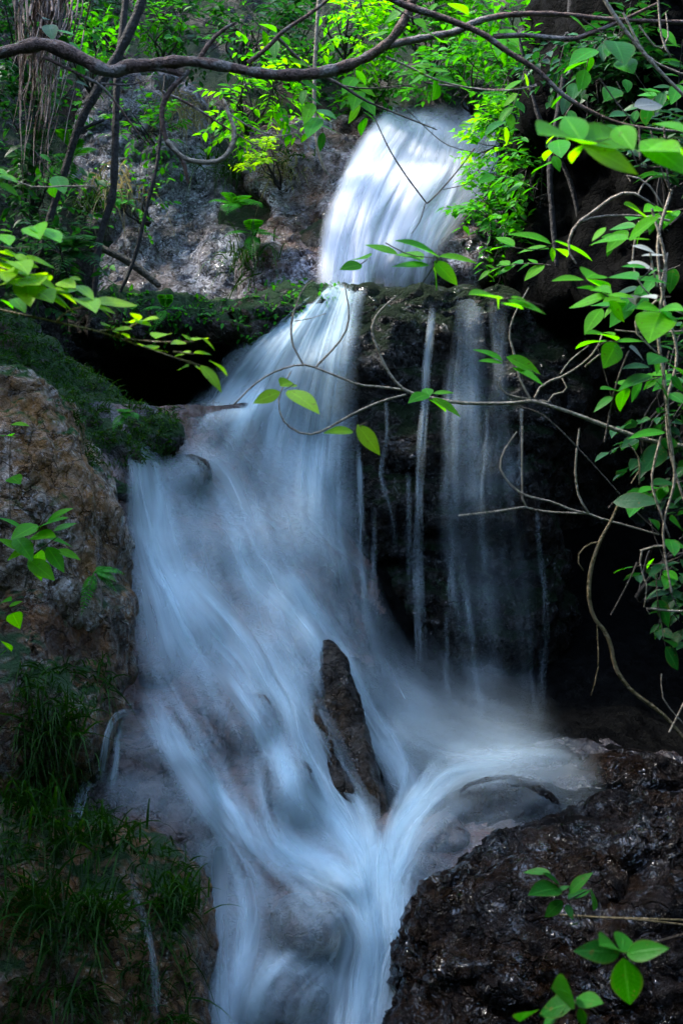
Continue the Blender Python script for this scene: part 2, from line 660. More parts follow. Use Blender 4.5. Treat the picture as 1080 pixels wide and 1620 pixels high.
M['pinkdark'] = rock_mat('dark_cascade_stone', [(.007, .006, .007), (.024, .02, .022), (.06, .05, .054)], pale=(.12, .11, .115), pale_amt=.35, stain=(.07, .036, .026), stain_amt=.5, wet=.9, bump=.6, scale=.8, seed=67)
M['bedwet'] = rock_mat('sheeny_slope_rock', [(.004, .0035, .004), (.015, .013, .015), (.036, .031, .035)], pale=(.07, .065, .07), pale_amt=.2, stain=(.05, .028, .022), stain_amt=.4, wet=1.0, bump=.6, scale=.7, seed=53)
M['wedge'] = rock_mat('speckled_wedge_rock', [(.006, .005, .004), (.024, .02, .017), (.06, .05, .043)], pale=(.17, .155, .14), pale_amt=.4, stain=(.06, .033, .014), stain_amt=.6, wet=.9, bump=.9, seed=31, glint=.5)
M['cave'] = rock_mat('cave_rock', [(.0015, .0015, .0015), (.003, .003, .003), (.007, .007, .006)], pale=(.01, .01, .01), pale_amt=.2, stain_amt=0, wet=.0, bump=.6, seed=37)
M['soil'] = rock_mat('forest_soil', [(.003, .003, .002), (.008, .009, .005), (.02, .02, .01)], pale=(.05, .04, .03), pale_amt=.3, stain=(.03, .02, .01), stain_amt=.5, moss_amt=.45, moss=(.008, .03, .004), wet=.1, bump=1.0, seed=41)
M['bark'] = bark_mat('red_brown_bark', (.03, .015, .011), (.2, .115, .085), lich=.5)
M['barkdark'] = bark_mat('dark_bark', (.006, .005, .004), (.025, .02, .017))
M['twig'] = bark_mat('pale_twig_bark', (.18, .135, .085), (.46, .38, .28), rough=.6, lich=.2)
M['twigdark'] = bark_mat('brown_twig_bark', (.035, .025, .018), (.12, .09, .06), rough=.7)
M['vine'] = bark_mat('ochre_vine_bark', (.11, .075, .025), (.26, .18, .07), rough=.5)
M['root'] = bark_mat('dry_root', (.16, .1, .075), (.4, .29, .24), rough=.85)
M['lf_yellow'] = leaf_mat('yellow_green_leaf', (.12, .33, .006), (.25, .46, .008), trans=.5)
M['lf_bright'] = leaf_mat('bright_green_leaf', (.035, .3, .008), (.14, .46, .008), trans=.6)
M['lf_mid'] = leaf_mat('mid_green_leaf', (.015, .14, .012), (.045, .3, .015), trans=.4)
M['lf_shade'] = leaf_mat('shaded_green_leaf', (.008, .085, .008), (.022, .16, .01), trans=.35)  # duller copy of the leaf green, shade put into the colour
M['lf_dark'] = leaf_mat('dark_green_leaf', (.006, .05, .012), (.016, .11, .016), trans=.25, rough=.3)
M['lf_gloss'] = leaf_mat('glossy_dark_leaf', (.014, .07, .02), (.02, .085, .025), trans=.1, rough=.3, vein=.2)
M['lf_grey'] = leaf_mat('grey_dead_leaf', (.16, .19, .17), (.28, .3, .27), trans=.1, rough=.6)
M['grass'] = leaf_mat('grass_blade', (.004, .026, .002), (.02, .095, .006), trans=.35, rough=.45, vein=0)
M['drygrass'] = leaf_mat('dry_grass_blade', (.16, .15, .06), (.32, .27, .14), trans=.3, rough=.7, vein=0)
M['water'] = water_mat('falling_water', (.76, .92, .97))
M['water_up'] = water_mat('upper_falling_water', (.9, .9, .95), across=12, along=2.2, lo=.6, hi=1.35)

# ------------------------------------------------------------------ the setting: ravine, cliff, cascade bed
def ravine():
    na, nh = 220, 90
    th = np.linspace(0, 2 * math.pi, na, endpoint=False)
    hh = np.linspace(-3.0, 7.4, nh)  # ring closed beyond view, rim height shaped so sun misses the lower cascade
    T, H = np.meshgrid(th, hh)
    rx = 3.4 + .30 * (H + 3)
    ry = 9.0 + .45 * (H + 3)
    V = np.stack([np.cos(T) * rx, 4.6 + np.sin(T) * ry, H], -1).reshape(-1, 3)
    V[:, 0] += .5 * fbm(V * .5, 3)
    V[:, 1] += .5 * fbm(V * .5 + 40, 3)
    V += .12 * fbm(V * 2.5 + 9, 3)[:, None]
    F = grid_faces(nh, na, wrap=True)[:, ::-1]
    o = mk('hillside', V, F, M['soil'])
    tag(o, 'dark wooded sides of the ravine around the falls, closed beyond view, rim shaped for shade', 'hillside', kind='structure')
    n = 60
    x, y = np.meshgrid(np.linspace(-6, 6, n), np.linspace(-7, 16, n))
    G = np.stack([x, y, np.full_like(x, -2.75)], -1).reshape(-1, 3)
    G[:, 2] += .12 * fbm(G * .9, 3)
    o = mk('ground', G, grid_faces(n, n), M['soil'])
    tag(o, 'dark stream floor under the falls', 'ground', kind='structure')


ravine()

cliff_d = tps([(-500, 900, 8.2), (0, 900, 9.4), (300, 700, 9.8), (300, 540, 10.0), (540, 470, 9.75), (540, 430, 9.45), (560, 330, 9.75), (620, 300, 9.95), (690, 190, 10.7), (760, 200, 10.7), (720, 400, 9.55),
               (690, 90, 11.8), (400, 470, 9.7), (400, 300, 10.1), (480, 205, 10.7), (400, 190, 11.0), (200, 470, 9.7), (200, 300, 10.2), (200, 100, 11.4), (0, 300, 9.7), (0, 0, 11.3), (540, 0, 12.6), (900, 0, 11.8),
               (1080, 0, 10.8), (1080, 500, 10.3), (1080, 900, 10.2), (1080, 1300, 9.6), (850, 800, 10.0), (820, 440, 9.8), (1600, 0, 8.5), (1600, 900, 8.5), (-500, 0, 9.0), (0, -700, 14.5), (1000, -700, 14.5), (500, 900, 9.7), (500, 1300, 9.2), (-400, 1300, 8), (1500, 1300, 8.5)])
xs = np.arange(-520, 1620, 5.0)
ys = np.arange(-600, 1320, 5.0)
X, Y = np.meshgrid(xs, ys)
V = PA(X, Y, cliff_d(X, Y)).reshape(-1, 3)
F = grid_faces(len(ys), len(xs))
N = vnormals(V, F)
if N[:, 1].mean() > 0:
    F = F[:, ::-1]
    N = -N
V = V + N * (.12 * fbm(V * 1.1, 3) + .07 * crag(V, 2.6) + .025 * crag(V + 5, 8) + .012 * ridged(V * 12, 3))[:, None]
o = mk('cliff', V, F, M['cliff'])
tag(o, 'dark mossy rock cliff behind the falls', 'cliff', kind='structure')
cliff_bvh = solid(V, F)

bed_d = tps([(60, 640, 7.0), (210, 690, 7.2), (330, 690, 7.75), (450, 690, 8.4), (560, 690, 8.9), (210, 860, 6.9), (350, 860, 7.2), (480, 860, 7.7), (570, 860, 8.5), (210, 1000, 6.65), (350, 1000, 6.8), (480, 1000, 7.05), (590, 1000, 7.7),
             (700, 1000, 8.8), (130, 1150, 6.35), (350, 1150, 6.4), (500, 1150, 6.6), (640, 1150, 7.2), (760, 1165, 7.6), (900, 1165, 7.6), (1080, 1165, 7.8), (100, 1300, 5.95), (350, 1300, 6.0), (500, 1300, 6.15), (620, 1300, 6.35),
             (760, 1300, 6.5), (900, 1300, 6.5), (1100, 1300, 6.4), (60, 1450, 5.6), (350, 1450, 5.7), (500, 1450, 5.72), (620, 1450, 5.7), (800, 1450, 5.8), (1100, 1450, 5.8), (100, 1740, 5.2), (350, 1740, 5.25), (500, 1740, 5.2), (640, 1740, 5.2), (1100, 1740, 5.3)])
xs = np.arange(40, 1160, 4.0)
ys = np.arange(640, 1780, 4.0)
X, Y = np.meshgrid(xs, ys)
D = bed_d(X, Y)
for (bx, by, rx, ry, a) in [(335, 860, 60, 80, .04), (500, 1470, 60, 55, .13), (440, 1570, 60, 60, .12), (690, 1320, 60, 60, .08), (250, 1190, 70, 60, .1), (420, 1240, 60, 70, .1), (300, 740, 60, 30, .08), (560, 1400, 50, 40, .05), (350, 1130, 80, 60, .06)]:
    D = D - a * np.exp(-(((X - bx) / rx) ** 2 + ((Y - by) / ry) ** 2) * 1.2)
V = PA(X, Y, D).reshape(-1, 3)
F = grid_faces(len(ys), len(xs))
N = vnormals(V, F)
if N[:, 1].mean() > 0:
    F = F[:, ::-1]
    N = -N
V = V + N * (.07 * fbm(V * 1.8, 3) + .03 * crag(V, 3) + .008 * crag(V, 9))[:, None]
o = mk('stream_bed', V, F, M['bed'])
o.data.materials.append(M['cave'])  # near-black slot: shade painted onto the bed faces towards the cave
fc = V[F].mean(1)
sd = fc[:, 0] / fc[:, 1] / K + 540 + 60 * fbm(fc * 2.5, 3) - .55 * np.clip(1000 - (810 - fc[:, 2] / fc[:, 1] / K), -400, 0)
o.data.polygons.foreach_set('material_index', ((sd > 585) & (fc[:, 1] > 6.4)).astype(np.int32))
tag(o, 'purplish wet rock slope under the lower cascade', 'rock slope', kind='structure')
bed_bvh = solid(V, F)

# ------------------------------------------------------------------ rocks
def rock(name, mat, label, cat, outline, centre, front, back, group=None, **kw):
    d = kw.pop('d', None)
    if d is not None:
        outline = [(x, y, d) for x, y in outline]
    V, F = rock_mesh(outline, centre, front, back, **kw)
    o = mk_at(name, V, F, mat, label, cat, group)
    return o, solid(V, F)


_, boulder_bvh = rock('boulder', M['mossy'], 'tall dark mossy boulder under the thin middle falls', 'boulder',
     [(560, 472), (620, 456), (700, 462), (770, 474), (838, 500), (895, 580), (910, 700), (895, 880), (880, 1050), (860, 1200), (740, 1240), (620, 1230), (560, 1080), (480, 930), (400, 800), (320, 710), (330, 640), (405, 545), (485, 492)],
     (640, 800), .5, .7, d=8.95, vox=.016, amp=(.13, .10, .024), sc=(1.3, 2.4, 9), seed=1, pw=2.6, squash=(1, 1, 1.5))
_, wedge_bvh = rock('boulder', M['wedge'], 'speckled wedge of bare rock between the two lower streams', 'boulder',
     [(484, 1050, 6.95), (498, 1022, 6.98), (522, 1016, 6.98), (542, 1040, 6.92), (560, 1100, 6.8), (590, 1190, 6.6), (612, 1260, 6.45), (622, 1335, 6.3), (606, 1385, 6.22), (570, 1345, 6.22), (535, 1260, 6.35), (505, 1180, 6.5), (485, 1110, 6.7)],
     (550, 1200), .16, .25, vox=.010, amp=(.03, .018, .010), sc=(2.5, 6, 16), seed=2)
rock('boulder', M['left'], 'big brown and grey bank rock left of the cascade', 'boulder',
     [(-160, 560, 6.6), (0, 590, 6.5), (60, 640, 6.5), (122, 700, 6.55), (168, 790, 6.5), (186, 880, 6.45), (186, 970, 6.4), (150, 1010, 6.3), (60, 960, 6.2), (-60, 960, 6.2), (-200, 900, 6.2)],
     (20, 800), .42, .6, vox=.011, amp=(.09, .09, .02), sc=(1.6, 2.6, 9), seed=3, pw=3, squash=(1, 1, .6))
rock('boulder', M['leftlow'], 'rusty brown rock at the foot of the left bank', 'boulder',
     [(-60, 930, 6.0), (60, 905, 6.05), (140, 930, 6.2), (186, 960, 6.3), (184, 1050, 6.2), (172, 1110, 6.1), (150, 1190, 5.95), (60, 1230, 5.8), (-60, 1220, 5.7), (-120, 1060, 5.8)],
     (60, 1060), .3, .5, vox=.011, amp=(.08, .09, .02), sc=(1.8, 2.8, 9), seed=4, pw=3, squash=(1, 1, .6))
_, pink_bvh = rock('boulder', M['pink'], 'pinkish ledge rock with thin trickles beside the grass', 'boulder',
     [(120, 1240, 6.0), (140, 1170, 6.15), (190, 1140, 6.25), (260, 1150, 6.2), (310, 1220, 6.05), (335, 1300, 5.95), (325, 1390, 5.8), (290, 1420, 5.75), (200, 1380, 5.7), (120, 1330, 5.75)],
     (230, 1270), .17, .3, vox=.010, amp=(.04, .03, .01), sc=(2.2, 4, 12), seed=7, squash=(1, 1, 2))
rock('boulder', M['leftlow'], 'low brown rock under the hanging grass beside the bottom fall', 'boulder',
     [(-80, 1300, 5.4), (100, 1300, 5.5), (230, 1330, 5.55), (310, 1400, 5.55), (325, 1500, 5.45), (320, 1640, 5.3), (310, 1760, 5.2), (100, 1780, 5.1), (-80, 1760, 5.1), (-120, 1500, 5.2)],
     (120, 1530), .25, .4, vox=.013, amp=(.06, .05, .018), sc=(2, 4.5, 12), seed=8, pw=3)
_, right_bvh = rock('boulder', M['wetdark'], 'big glistening dark wet boulder at the lower right', 'boulder',
     [(690, 1540, 5.2), (712, 1475, 5.25), (765, 1418, 5.35), (835, 1370, 5.45), (920, 1345, 5.5), (1010, 1345, 5.5), (1130, 1335, 5.4), (1250, 1300, 5.2), (1300, 1500, 5.0), (1250, 1780, 4.8), (900, 1800, 4.8), (690, 1780, 4.9), (668, 1640, 5.1)],
     (920, 1540), .45, .5, vox=.010, amp=(.07, .15, .026), sc=(1.6, 2.2, 8.5), seed=9, pw=2.6, squash=(.8, 1, 1.7))
_, flat_bvh = rock('boulder', M['bedwet'], 'low dark wet rock with water sliding off it behind the big boulder', 'boulder',
     [(640, 1260, 6.9), (720, 1200, 7.3), (800, 1180, 7.5), (900, 1185, 7.5), (990, 1200, 7.4), (1100, 1225, 7.3), (1140, 1320, 6.6), (1000, 1380, 6.2), (800, 1400, 6.15), (680, 1400, 6.2), (620, 1360, 6.3)],
     (850, 1290), .2, .4, vox=.013, amp=(.07, .05, .018), sc=(1.8, 4, 12), seed=10)
SOLID_ROCKS = [flat_bvh]
rock('boulder', M['pale'], 'pale grey pyramid of rock left of the upper fall', 'boulder',
     [(335, 235, 10.6), (362, 330, 10.15), (385, 400, 9.75), (392, 500, 9.45), (300, 520, 9.3), (205, 500, 9.4), (165, 455, 9.6), (170, 400, 9.9), (225, 350, 10.1), (275, 300, 10.3), (300, 250, 10.5)],
     (300, 410), .22, .5, vox=.016, amp=(.09, .11, .022), sc=(1.5, 1.9, 6), seed=11, pw=3)
_, upl_bvh = rock('boulder', M['brownfall'], 'brown and grey rock hugging the left side of the upper fall', 'boulder',
     [(450, 195, 10.7), (520, 192, 10.75), (625, 195, 10.75), (620, 260, 10.2), (590, 330, 9.8), (570, 400, 9.5), (550, 490, 9.25), (420, 500, 9.2), (405, 420, 9.45), (418, 340, 9.8), (392, 280, 10.2), (410, 220, 10.6)],
     (500, 340), .30, .5, vox=.016, amp=(.09, .11, .022), sc=(1.5, 1.9, 6), seed=12, pw=3)
rock('boulder', M['brownfall'], 'grey rock half under leaves right of the upper fall', 'boulder',
     [(740, 300, 10.0), (790, 320, 9.9), (800, 400, 9.6), (770, 440, 9.4), (700, 440, 9.35), (690, 400, 9.45), (705, 350, 9.7)],
     (740, 380), .15, .4, vox=.017, amp=(.06, .07, .025), sc=(2, 4, 10), seed=13, pw=3)
rock('boulder', M['ledge'], 'moss-topped ledge overhanging the dark hollow', 'boulder',
     [(170, 492), (260, 476), (360, 488), (450, 480), (520, 474), (540, 486), (480, 510), (400, 535), (300, 545), (200, 535), (120, 520)],
     (350, 505), .45, .8, d=9.0, vox=.017, amp=(.05, .10, .03), sc=(1.8, 3.0, 9), seed=14, pw=3)
rock('boulder', M['ledge'], 'grassy moss-covered shoulder above the left bank rock', 'boulder',
     [(-160, 480, 7.4), (0, 490, 7.5), (60, 530, 7.5), (140, 610, 7.5), (240, 660, 7.5), (285, 690, 7.45), (225, 720, 7.2), (200, 790, 6.9), (120, 740, 6.8), (30, 650, 6.8), (-160, 640, 6.7)],
     (70, 625), .08, .5, vox=.016, amp=(.05, .05, .018), sc=(2, 4, 12), seed=15)
rock('boulder', M['pale'], 'jumbled grey rock face in the upper left shade', 'boulder',
     [(150, 150, 10.9), (230, 130, 11), (300, 160, 10.9), (320, 240, 10.5), (290, 320, 10.2), (230, 370, 10.0), (180, 400, 9.9), (130, 380, 9.9), (120, 280, 10.3)],
     (215, 270), .25, .5, vox=.02, amp=(.1, .1, .03), sc=(1.6, 3, 9), seed=16, pw=3)
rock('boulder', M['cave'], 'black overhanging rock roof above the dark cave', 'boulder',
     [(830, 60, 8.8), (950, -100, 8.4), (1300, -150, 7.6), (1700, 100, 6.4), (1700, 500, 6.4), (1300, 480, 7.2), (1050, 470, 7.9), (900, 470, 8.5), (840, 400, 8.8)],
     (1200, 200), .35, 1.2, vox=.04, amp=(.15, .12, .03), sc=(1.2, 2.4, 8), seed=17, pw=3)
rock('boulder', M['cave'], 'unseen black wall added right of the cave to block light', 'boulder',  # rock added past the right edge of view to keep light out
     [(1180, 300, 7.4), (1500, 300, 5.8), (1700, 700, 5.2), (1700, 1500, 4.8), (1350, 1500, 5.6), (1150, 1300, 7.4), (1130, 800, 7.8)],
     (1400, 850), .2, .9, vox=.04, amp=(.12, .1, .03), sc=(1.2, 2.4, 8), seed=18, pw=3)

STONES = []
for lab, px, py, rx, ry, dd, mt in [
    ('brown stone breaking the veil near the top of the cascade', 292, 752, 34, 30, .07, 'wedge'),
    ('reddish hump in the middle of the cascade', 395, 1160, 44, 60, .13, 'pink'),
    ('dark hump below the reddish one in the cascade', 455, 1265, 40, 52, .11, 'pinkdark'),
    ('stone at the left margin of the cascade above the ledge', 240, 1070, 26, 26, .08, 'pink'),
    ('dark round stone just under the meeting of the streams', 492, 1472, 56, 40, .15, 'pinkdark'),
    ('rounded stone at the bottom with water curling round it', 448, 1585, 58, 56, .17, 'pinkdark'),
    ('small dark stone left of the bottom fall', 545, 1412, 34, 20, .07, 'pinkdark'),
    ('reddish stone right of the meeting of the streams', 690, 1335, 44, 44, .15, 'pink'),
    ('broad dark stone under the sliding water at right', 800, 1280, 80, 40, .04, 'wetdark'),
    ('dark stone behind the broad one at right', 870, 1205, 60, 26, .12, 'wetdark'),
    ('wet stone where the right water fades into the dark', 1000, 1235, 110, 46, .2, 'wetdark')]:
    d0 = min(first_hit(np.array([px]), np.array([py]), [bed_bvh, flat_bvh])[0], 8.0) + dd * .35
    a_ = np.linspace(0, 2 * math.pi, 10, endpoint=False)
    jr = rng.uniform(.8, 1.15, 10)
    o, b_ = rock('boulder', M[mt], lab, 'stone', [(px + rx * r_ * math.cos(t_), py + ry * r_ * math.sin(t_), d0 + .25 * ry * r_ * -math.sin(t_) * K * d0) for t_, r_ in zip(a_, jr)], (px, py), dd, .2, 'stones in the cascade',
                vox=.010, amp=(.03, .025, .008), sc=(3, 5, 12), seed=30 + len(STONES))
    STONES.append(b_)

# ------------------------------------------------------------------ water
def smooth2(a, n=3, axis=0):
    for _ in range(n):
        pad = [(1, 1) if k == axis else (0, 0) for k in range(a.ndim)]
        b = np.pad(a, pad, mode='edge')
        s = [slice(None)] * a.ndim
        lo, mi, hi = list(s), list(s), list(s)
        lo[axis], mi[axis], hi[axis] = slice(0, -2), slice(1, -1), slice(2, None)
        a = .25 * b[tuple(lo)] + .5 * b[tuple(mi)] + .25 * b[tuple(hi)]
    return a


class Water:
    def __init__(s, trees, far=9.6):
        s.trees, s.far, s.mb = trees, far, MB()

    def ribbon(s, pts, off=.05, nu=9, edge=1.5, bulge=.02, fade=(.12, .12), free=None, step=9.0):
        """pts rows: px, py, width px, density. Lies off metres clear of the rock; free: depth of water that has left the rock"""
        p = np.asarray(pts, float)
        L_ = np.linalg.norm(np.diff(p[:, :2], axis=0), axis=1).sum()
        n = max(8, int(L_ / step))
        c = cr(p, n)
        t = np.gradient(c[:, :2], axis=0)
        t = smooth2(t, 4)
        t /= np.maximum(np.linalg.norm(t, axis=1, keepdims=True), 1e-6)
        nrm = np.stack([-t[:, 1], t[:, 0]], -1)
        u = np.linspace(-1, 1, nu)
        w = np.maximum(c[:, 2], 1) / 2
        px = c[:, 0, None] + nrm[:, 0, None] * u[None] * w[:, None]
        py = c[:, 1, None] + nrm[:, 1, None] * u[None] * w[:, None]
        if free is None:
            d = first_hit(px, py, s.trees, s.far)
            d = np.minimum(d, smooth2(d, 3, 0) + .02)
            d = smooth2(smooth2(d, 5, 0), 2, 1)
        else:
            dd = np.interp(np.linspace(0, 1, n), np.linspace(0, 1, len(free)), free)
            d = np.repeat(dd[:, None], nu, 1)
        d = d - off - bulge * (1 - u[None] ** 2)
        V = PA(px, py, d)
        lm = np.r_[0, np.cumsum(np.linalg.norm(np.diff(V[:, nu // 2], axis=0), axis=1))]
        um = u[None] * w[:, None] * K * d
        o1, o2 = rng.random(2) * 50
        U = np.stack([um + o1, np.repeat(lm[:, None], nu, 1) + o2], -1).reshape(-1, 2)
        tt = np.linspace(0, 1, n)
        f = np.clip(tt / max(fade[0], 1e-3), 0, 1) * np.clip((1 - tt) / max(fade[1], 1e-3), 0, 1)
        f = f * f * (3 - 2 * f)
        e = np.clip(1 - np.abs(u), 0, 1)
        e = (1 - (1 - e) ** 2) ** edge
        A = (np.clip(c[:, 3], 0, 1) * f)[:, None] * e[None]
        s.mb.add(V, grid_faces(n, nu), U, A.ravel())

    def strands(s, pts, k, spread=.5, wr=(.12, .35), dr=(.4, 1.0), off=(.05, .09), jit=10, **kw):
        p = np.asarray(pts, float)
        for _ in range(k):
            q = p.copy()
            t = np.gradient(p[:, :2], axis=0)
            t /= np.maximum(np.linalg.norm(t, axis=1, keepdims=True), 1e-6)
            nn = np.stack([-t[:, 1], t[:, 0]], -1)
            a = rng.uniform(-spread, spread)
            q[:, :2] += nn * (a * p[:, 2])[:, None] + rng.normal(0, jit * .3, (len(p), 2))
            q[:, 2] = np.maximum(5, p[:, 2] * rng.uniform(*wr))
            q[:, 3] = p[:, 3] * rng.uniform(*dr) * (1 - .5 * abs(a))
            i0 = rng.integers(0, max(1, len(p) // 3)) if len(p) > 3 else 0
            s.ribbon(q[i0:], off=rng.uniform(*off), fade=(rng.uniform(.1, .3), rng.uniform(.08, .3)), **kw)


# upper fall
up = Water([cliff_bvh, upl_bvh], 11)
for a in np.linspace(0, 1, 4):
    path = [(640 + 125 * a + rng.normal(0, 6), 168 + rng.uniform(-8, 8), 84, .5), (632 + 118 * a, 192, 84, .72), (605 + 118 * a, 245, 84, .8), (575 + 130 * a, 310, 84, .8), (555 + 125 * a, 370, 84, .8), (542 + 118 * a, 425, 84, .85), (536 + 112 * a, 500, 84, .9)]
    path = [(x, y, w, dn * 1.15 * (1 - .45 * max(0, a - .4))) for x, y, w, dn in path]
    up.ribbon(path, off=.13, fade=(.16, .02), nu=13, edge=2.2)
for path, k in [([(650, 192, 80, .8), (610, 260, 90, .9), (575, 340, 90, .9), (555, 410, 85, .9), (545, 470, 80, .9)], 12),
                ([(700, 188, 90, .7), (680, 250, 90, .8), (640, 330, 90, .7), (610, 400, 90, .8), (590, 450, 80, .9)], 12),
                ([(755, 180, 60, .6), (750, 260, 70, .5), (700, 340, 50, .4), (660, 410, 50, .4)], 6)]:
    up.strands(path, k, wr=(.1, .45), off=(.14, .2), jit=12)
for path in [[(765, 215, 50, .35), (752, 290, 80, .4), (725, 370, 100, .36), (690, 450, 110, .36)], [(610, 205, 50, .35), (575, 270, 60, .4), (545, 350, 60, .4), (528, 440, 60, .45), (520, 500, 60, .4)],
             [(690, 180, 150, .5), (655, 270, 170, .5), (615, 370, 180, .5), (590, 480, 180, .5)]]:
    up.ribbon(path, off=.1, fade=(.2, .05), nu=13, edge=1.6)
up.strands([(690, 185, 150, .8), (650, 270, 180, .8), (610, 360, 180, .8), (590, 470, 170, .8)], 34, wr=(.04, .16), off=(.12, .2), jit=16)
up.mb.thing('waterfall', M['water_up'], 'broad white upper fall spreading down the sunlit rock', 'waterfall', kind='structure', an='dens')

# middle curtain fanning off the boulder, then the lower cascade
mid = Water([boulder_bvh, bed_bvh, cliff_bvh])


def curtain(a):
    """path of the fan: a = 0 the left edge, 1 the straight right edge"""
    L0 = [(512, 452), (458, 496), (410, 545), (370, 595), (338, 645), (305, 695)]
    L1 = [(545, 440), (512, 515), (486, 590), (465, 670), (452, 740), (440, 810)]
    L2 = [(572, 436), (552, 540), (545, 640), (540, 760), (548, 880), (585, 1010)]
    A, B, C = (np.array(q, float) for q in (L0, L1, L2))
    return A * (1 - a * 2) + B * a * 2 if a < .5 else B * (2 - 2 * a) + C * (2 * a - 1)


for a in np.linspace(.02, .98, 9):
    q = curtain(a)
    dn = np.interp(a, [0, .15, .4, .75, 1], [.55, .7, .52, .42, .3])
    w = np.linspace(30, 90, len(q)) * (1.15 - .2 * a)
    mid.ribbon(np.c_[q, w, dn * np.linspace(1, .72, len(q))], off=.07 + .05 * (1 - a), fade=(.05, .3), nu=9)
for _ in range(46):
    a = rng.random() ** 1.1
    q = curtain(a)
    if rng.random() < .4:
        q = q[rng.integers(1, 3):]
    dn = np.interp(a, [0, .3, 1], [.5, .4, .28]) * rng.uniform(.4, 1)
    w = np.linspace(4, 22, len(q)) * rng.uniform(.6, 1.3)
    mid.ribbon(np.c_[q, w, np.full(len(q), dn)], off=rng.uniform(.08, .16), fade=(.15, .4), nu=5)
mid.mb.thing('waterfall', M['water'], 'thin curtain of water fanning off the mossy boulder', 'waterfall', kind='structure', an='dens')

low = Water([bed_bvh, boulder_bvh, flat_bvh, cliff_bvh, pink_bvh] + STONES)
# pale veils over the whole slope
for path in [[(500, 620, 110, .25), (490, 760, 150, .3), (520, 900, 150, .34), (575, 1020, 120, .36), (640, 1130, 90, .3), (680, 1200, 80, .3)],
             [(260, 700, 140, .35), (330, 790, 200, .35), (390, 890, 220, .4), (430, 990, 220, .4), (450, 1080, 180, .36), (480, 1180, 150, .36), (520, 1290, 120, .4), (570, 1390, 100, .4)],
             [(420, 700, 160, .3), (430, 800, 180, .36), (460, 900, 170, .36)],
             [(300, 695, 110, .4), (300, 800, 150, .3), (330, 900, 170, .4), (360, 1000, 190, .4), (400, 1100, 200, .35), (450, 1220, 190, .35), (500, 1330, 170, .4), (530, 1400, 130, .4)],
             [(400, 780, 120, .3), (450, 880, 140, .38), (500, 970, 150, .35), (540, 1060, 120, .3)],
             [(250, 720, 90, .4), (250, 850, 110, .5), (260, 980, 130, .5), (260, 1080, 120, .45), (300, 1180, 100, .35), (340, 1280, 100, .35)],
             [(460, 1060, 50, .2), (490, 1160, 60, .45), (530, 1260, 60, .5), (585, 1360, 60, .5)],
             [(350, 1310, 90, .3), (360, 1400, 130, .35), (370, 1500, 150, .35), (370, 1640, 160, .35)],
             [(480, 1400, 160, .35), (470, 1500, 200, .3), (460, 1680, 240, .35)], [(400, 1380, 160, .3), (420, 1500, 180, .32), (420, 1680, 200, .36)],
             [(960, 1225, 60, .15), (880, 1250, 120, .3), (790, 1290, 150, .36), (700, 1345, 110, .45), (630, 1405, 70, .5)],
             [(330, 1200, 70, .5), (250, 1175, 90, .45), (180, 1165, 60, .3)], [(340, 1290, 100, .6), (260, 1262, 100, .5), (160, 1250, 70, .4)], [(345, 1330, 70, .5), (300, 1370, 70, .4), (290, 1430, 60, .3)],
             [(620, 1130, 120, .3), (660, 1200, 130, .3), (650, 1290, 90, .3)],
             [(900, 1190, 60, .15), (800, 1205, 80, .3), (700, 1230, 80, .4), (640, 1290, 70, .4)]]:
    path = [(x, y, w_, dn * (.8 if y < 1000 else .45)) for x, y, w_, dn in path]
    low.ribbon(path, off=.04, nu=13, edge=1.2)
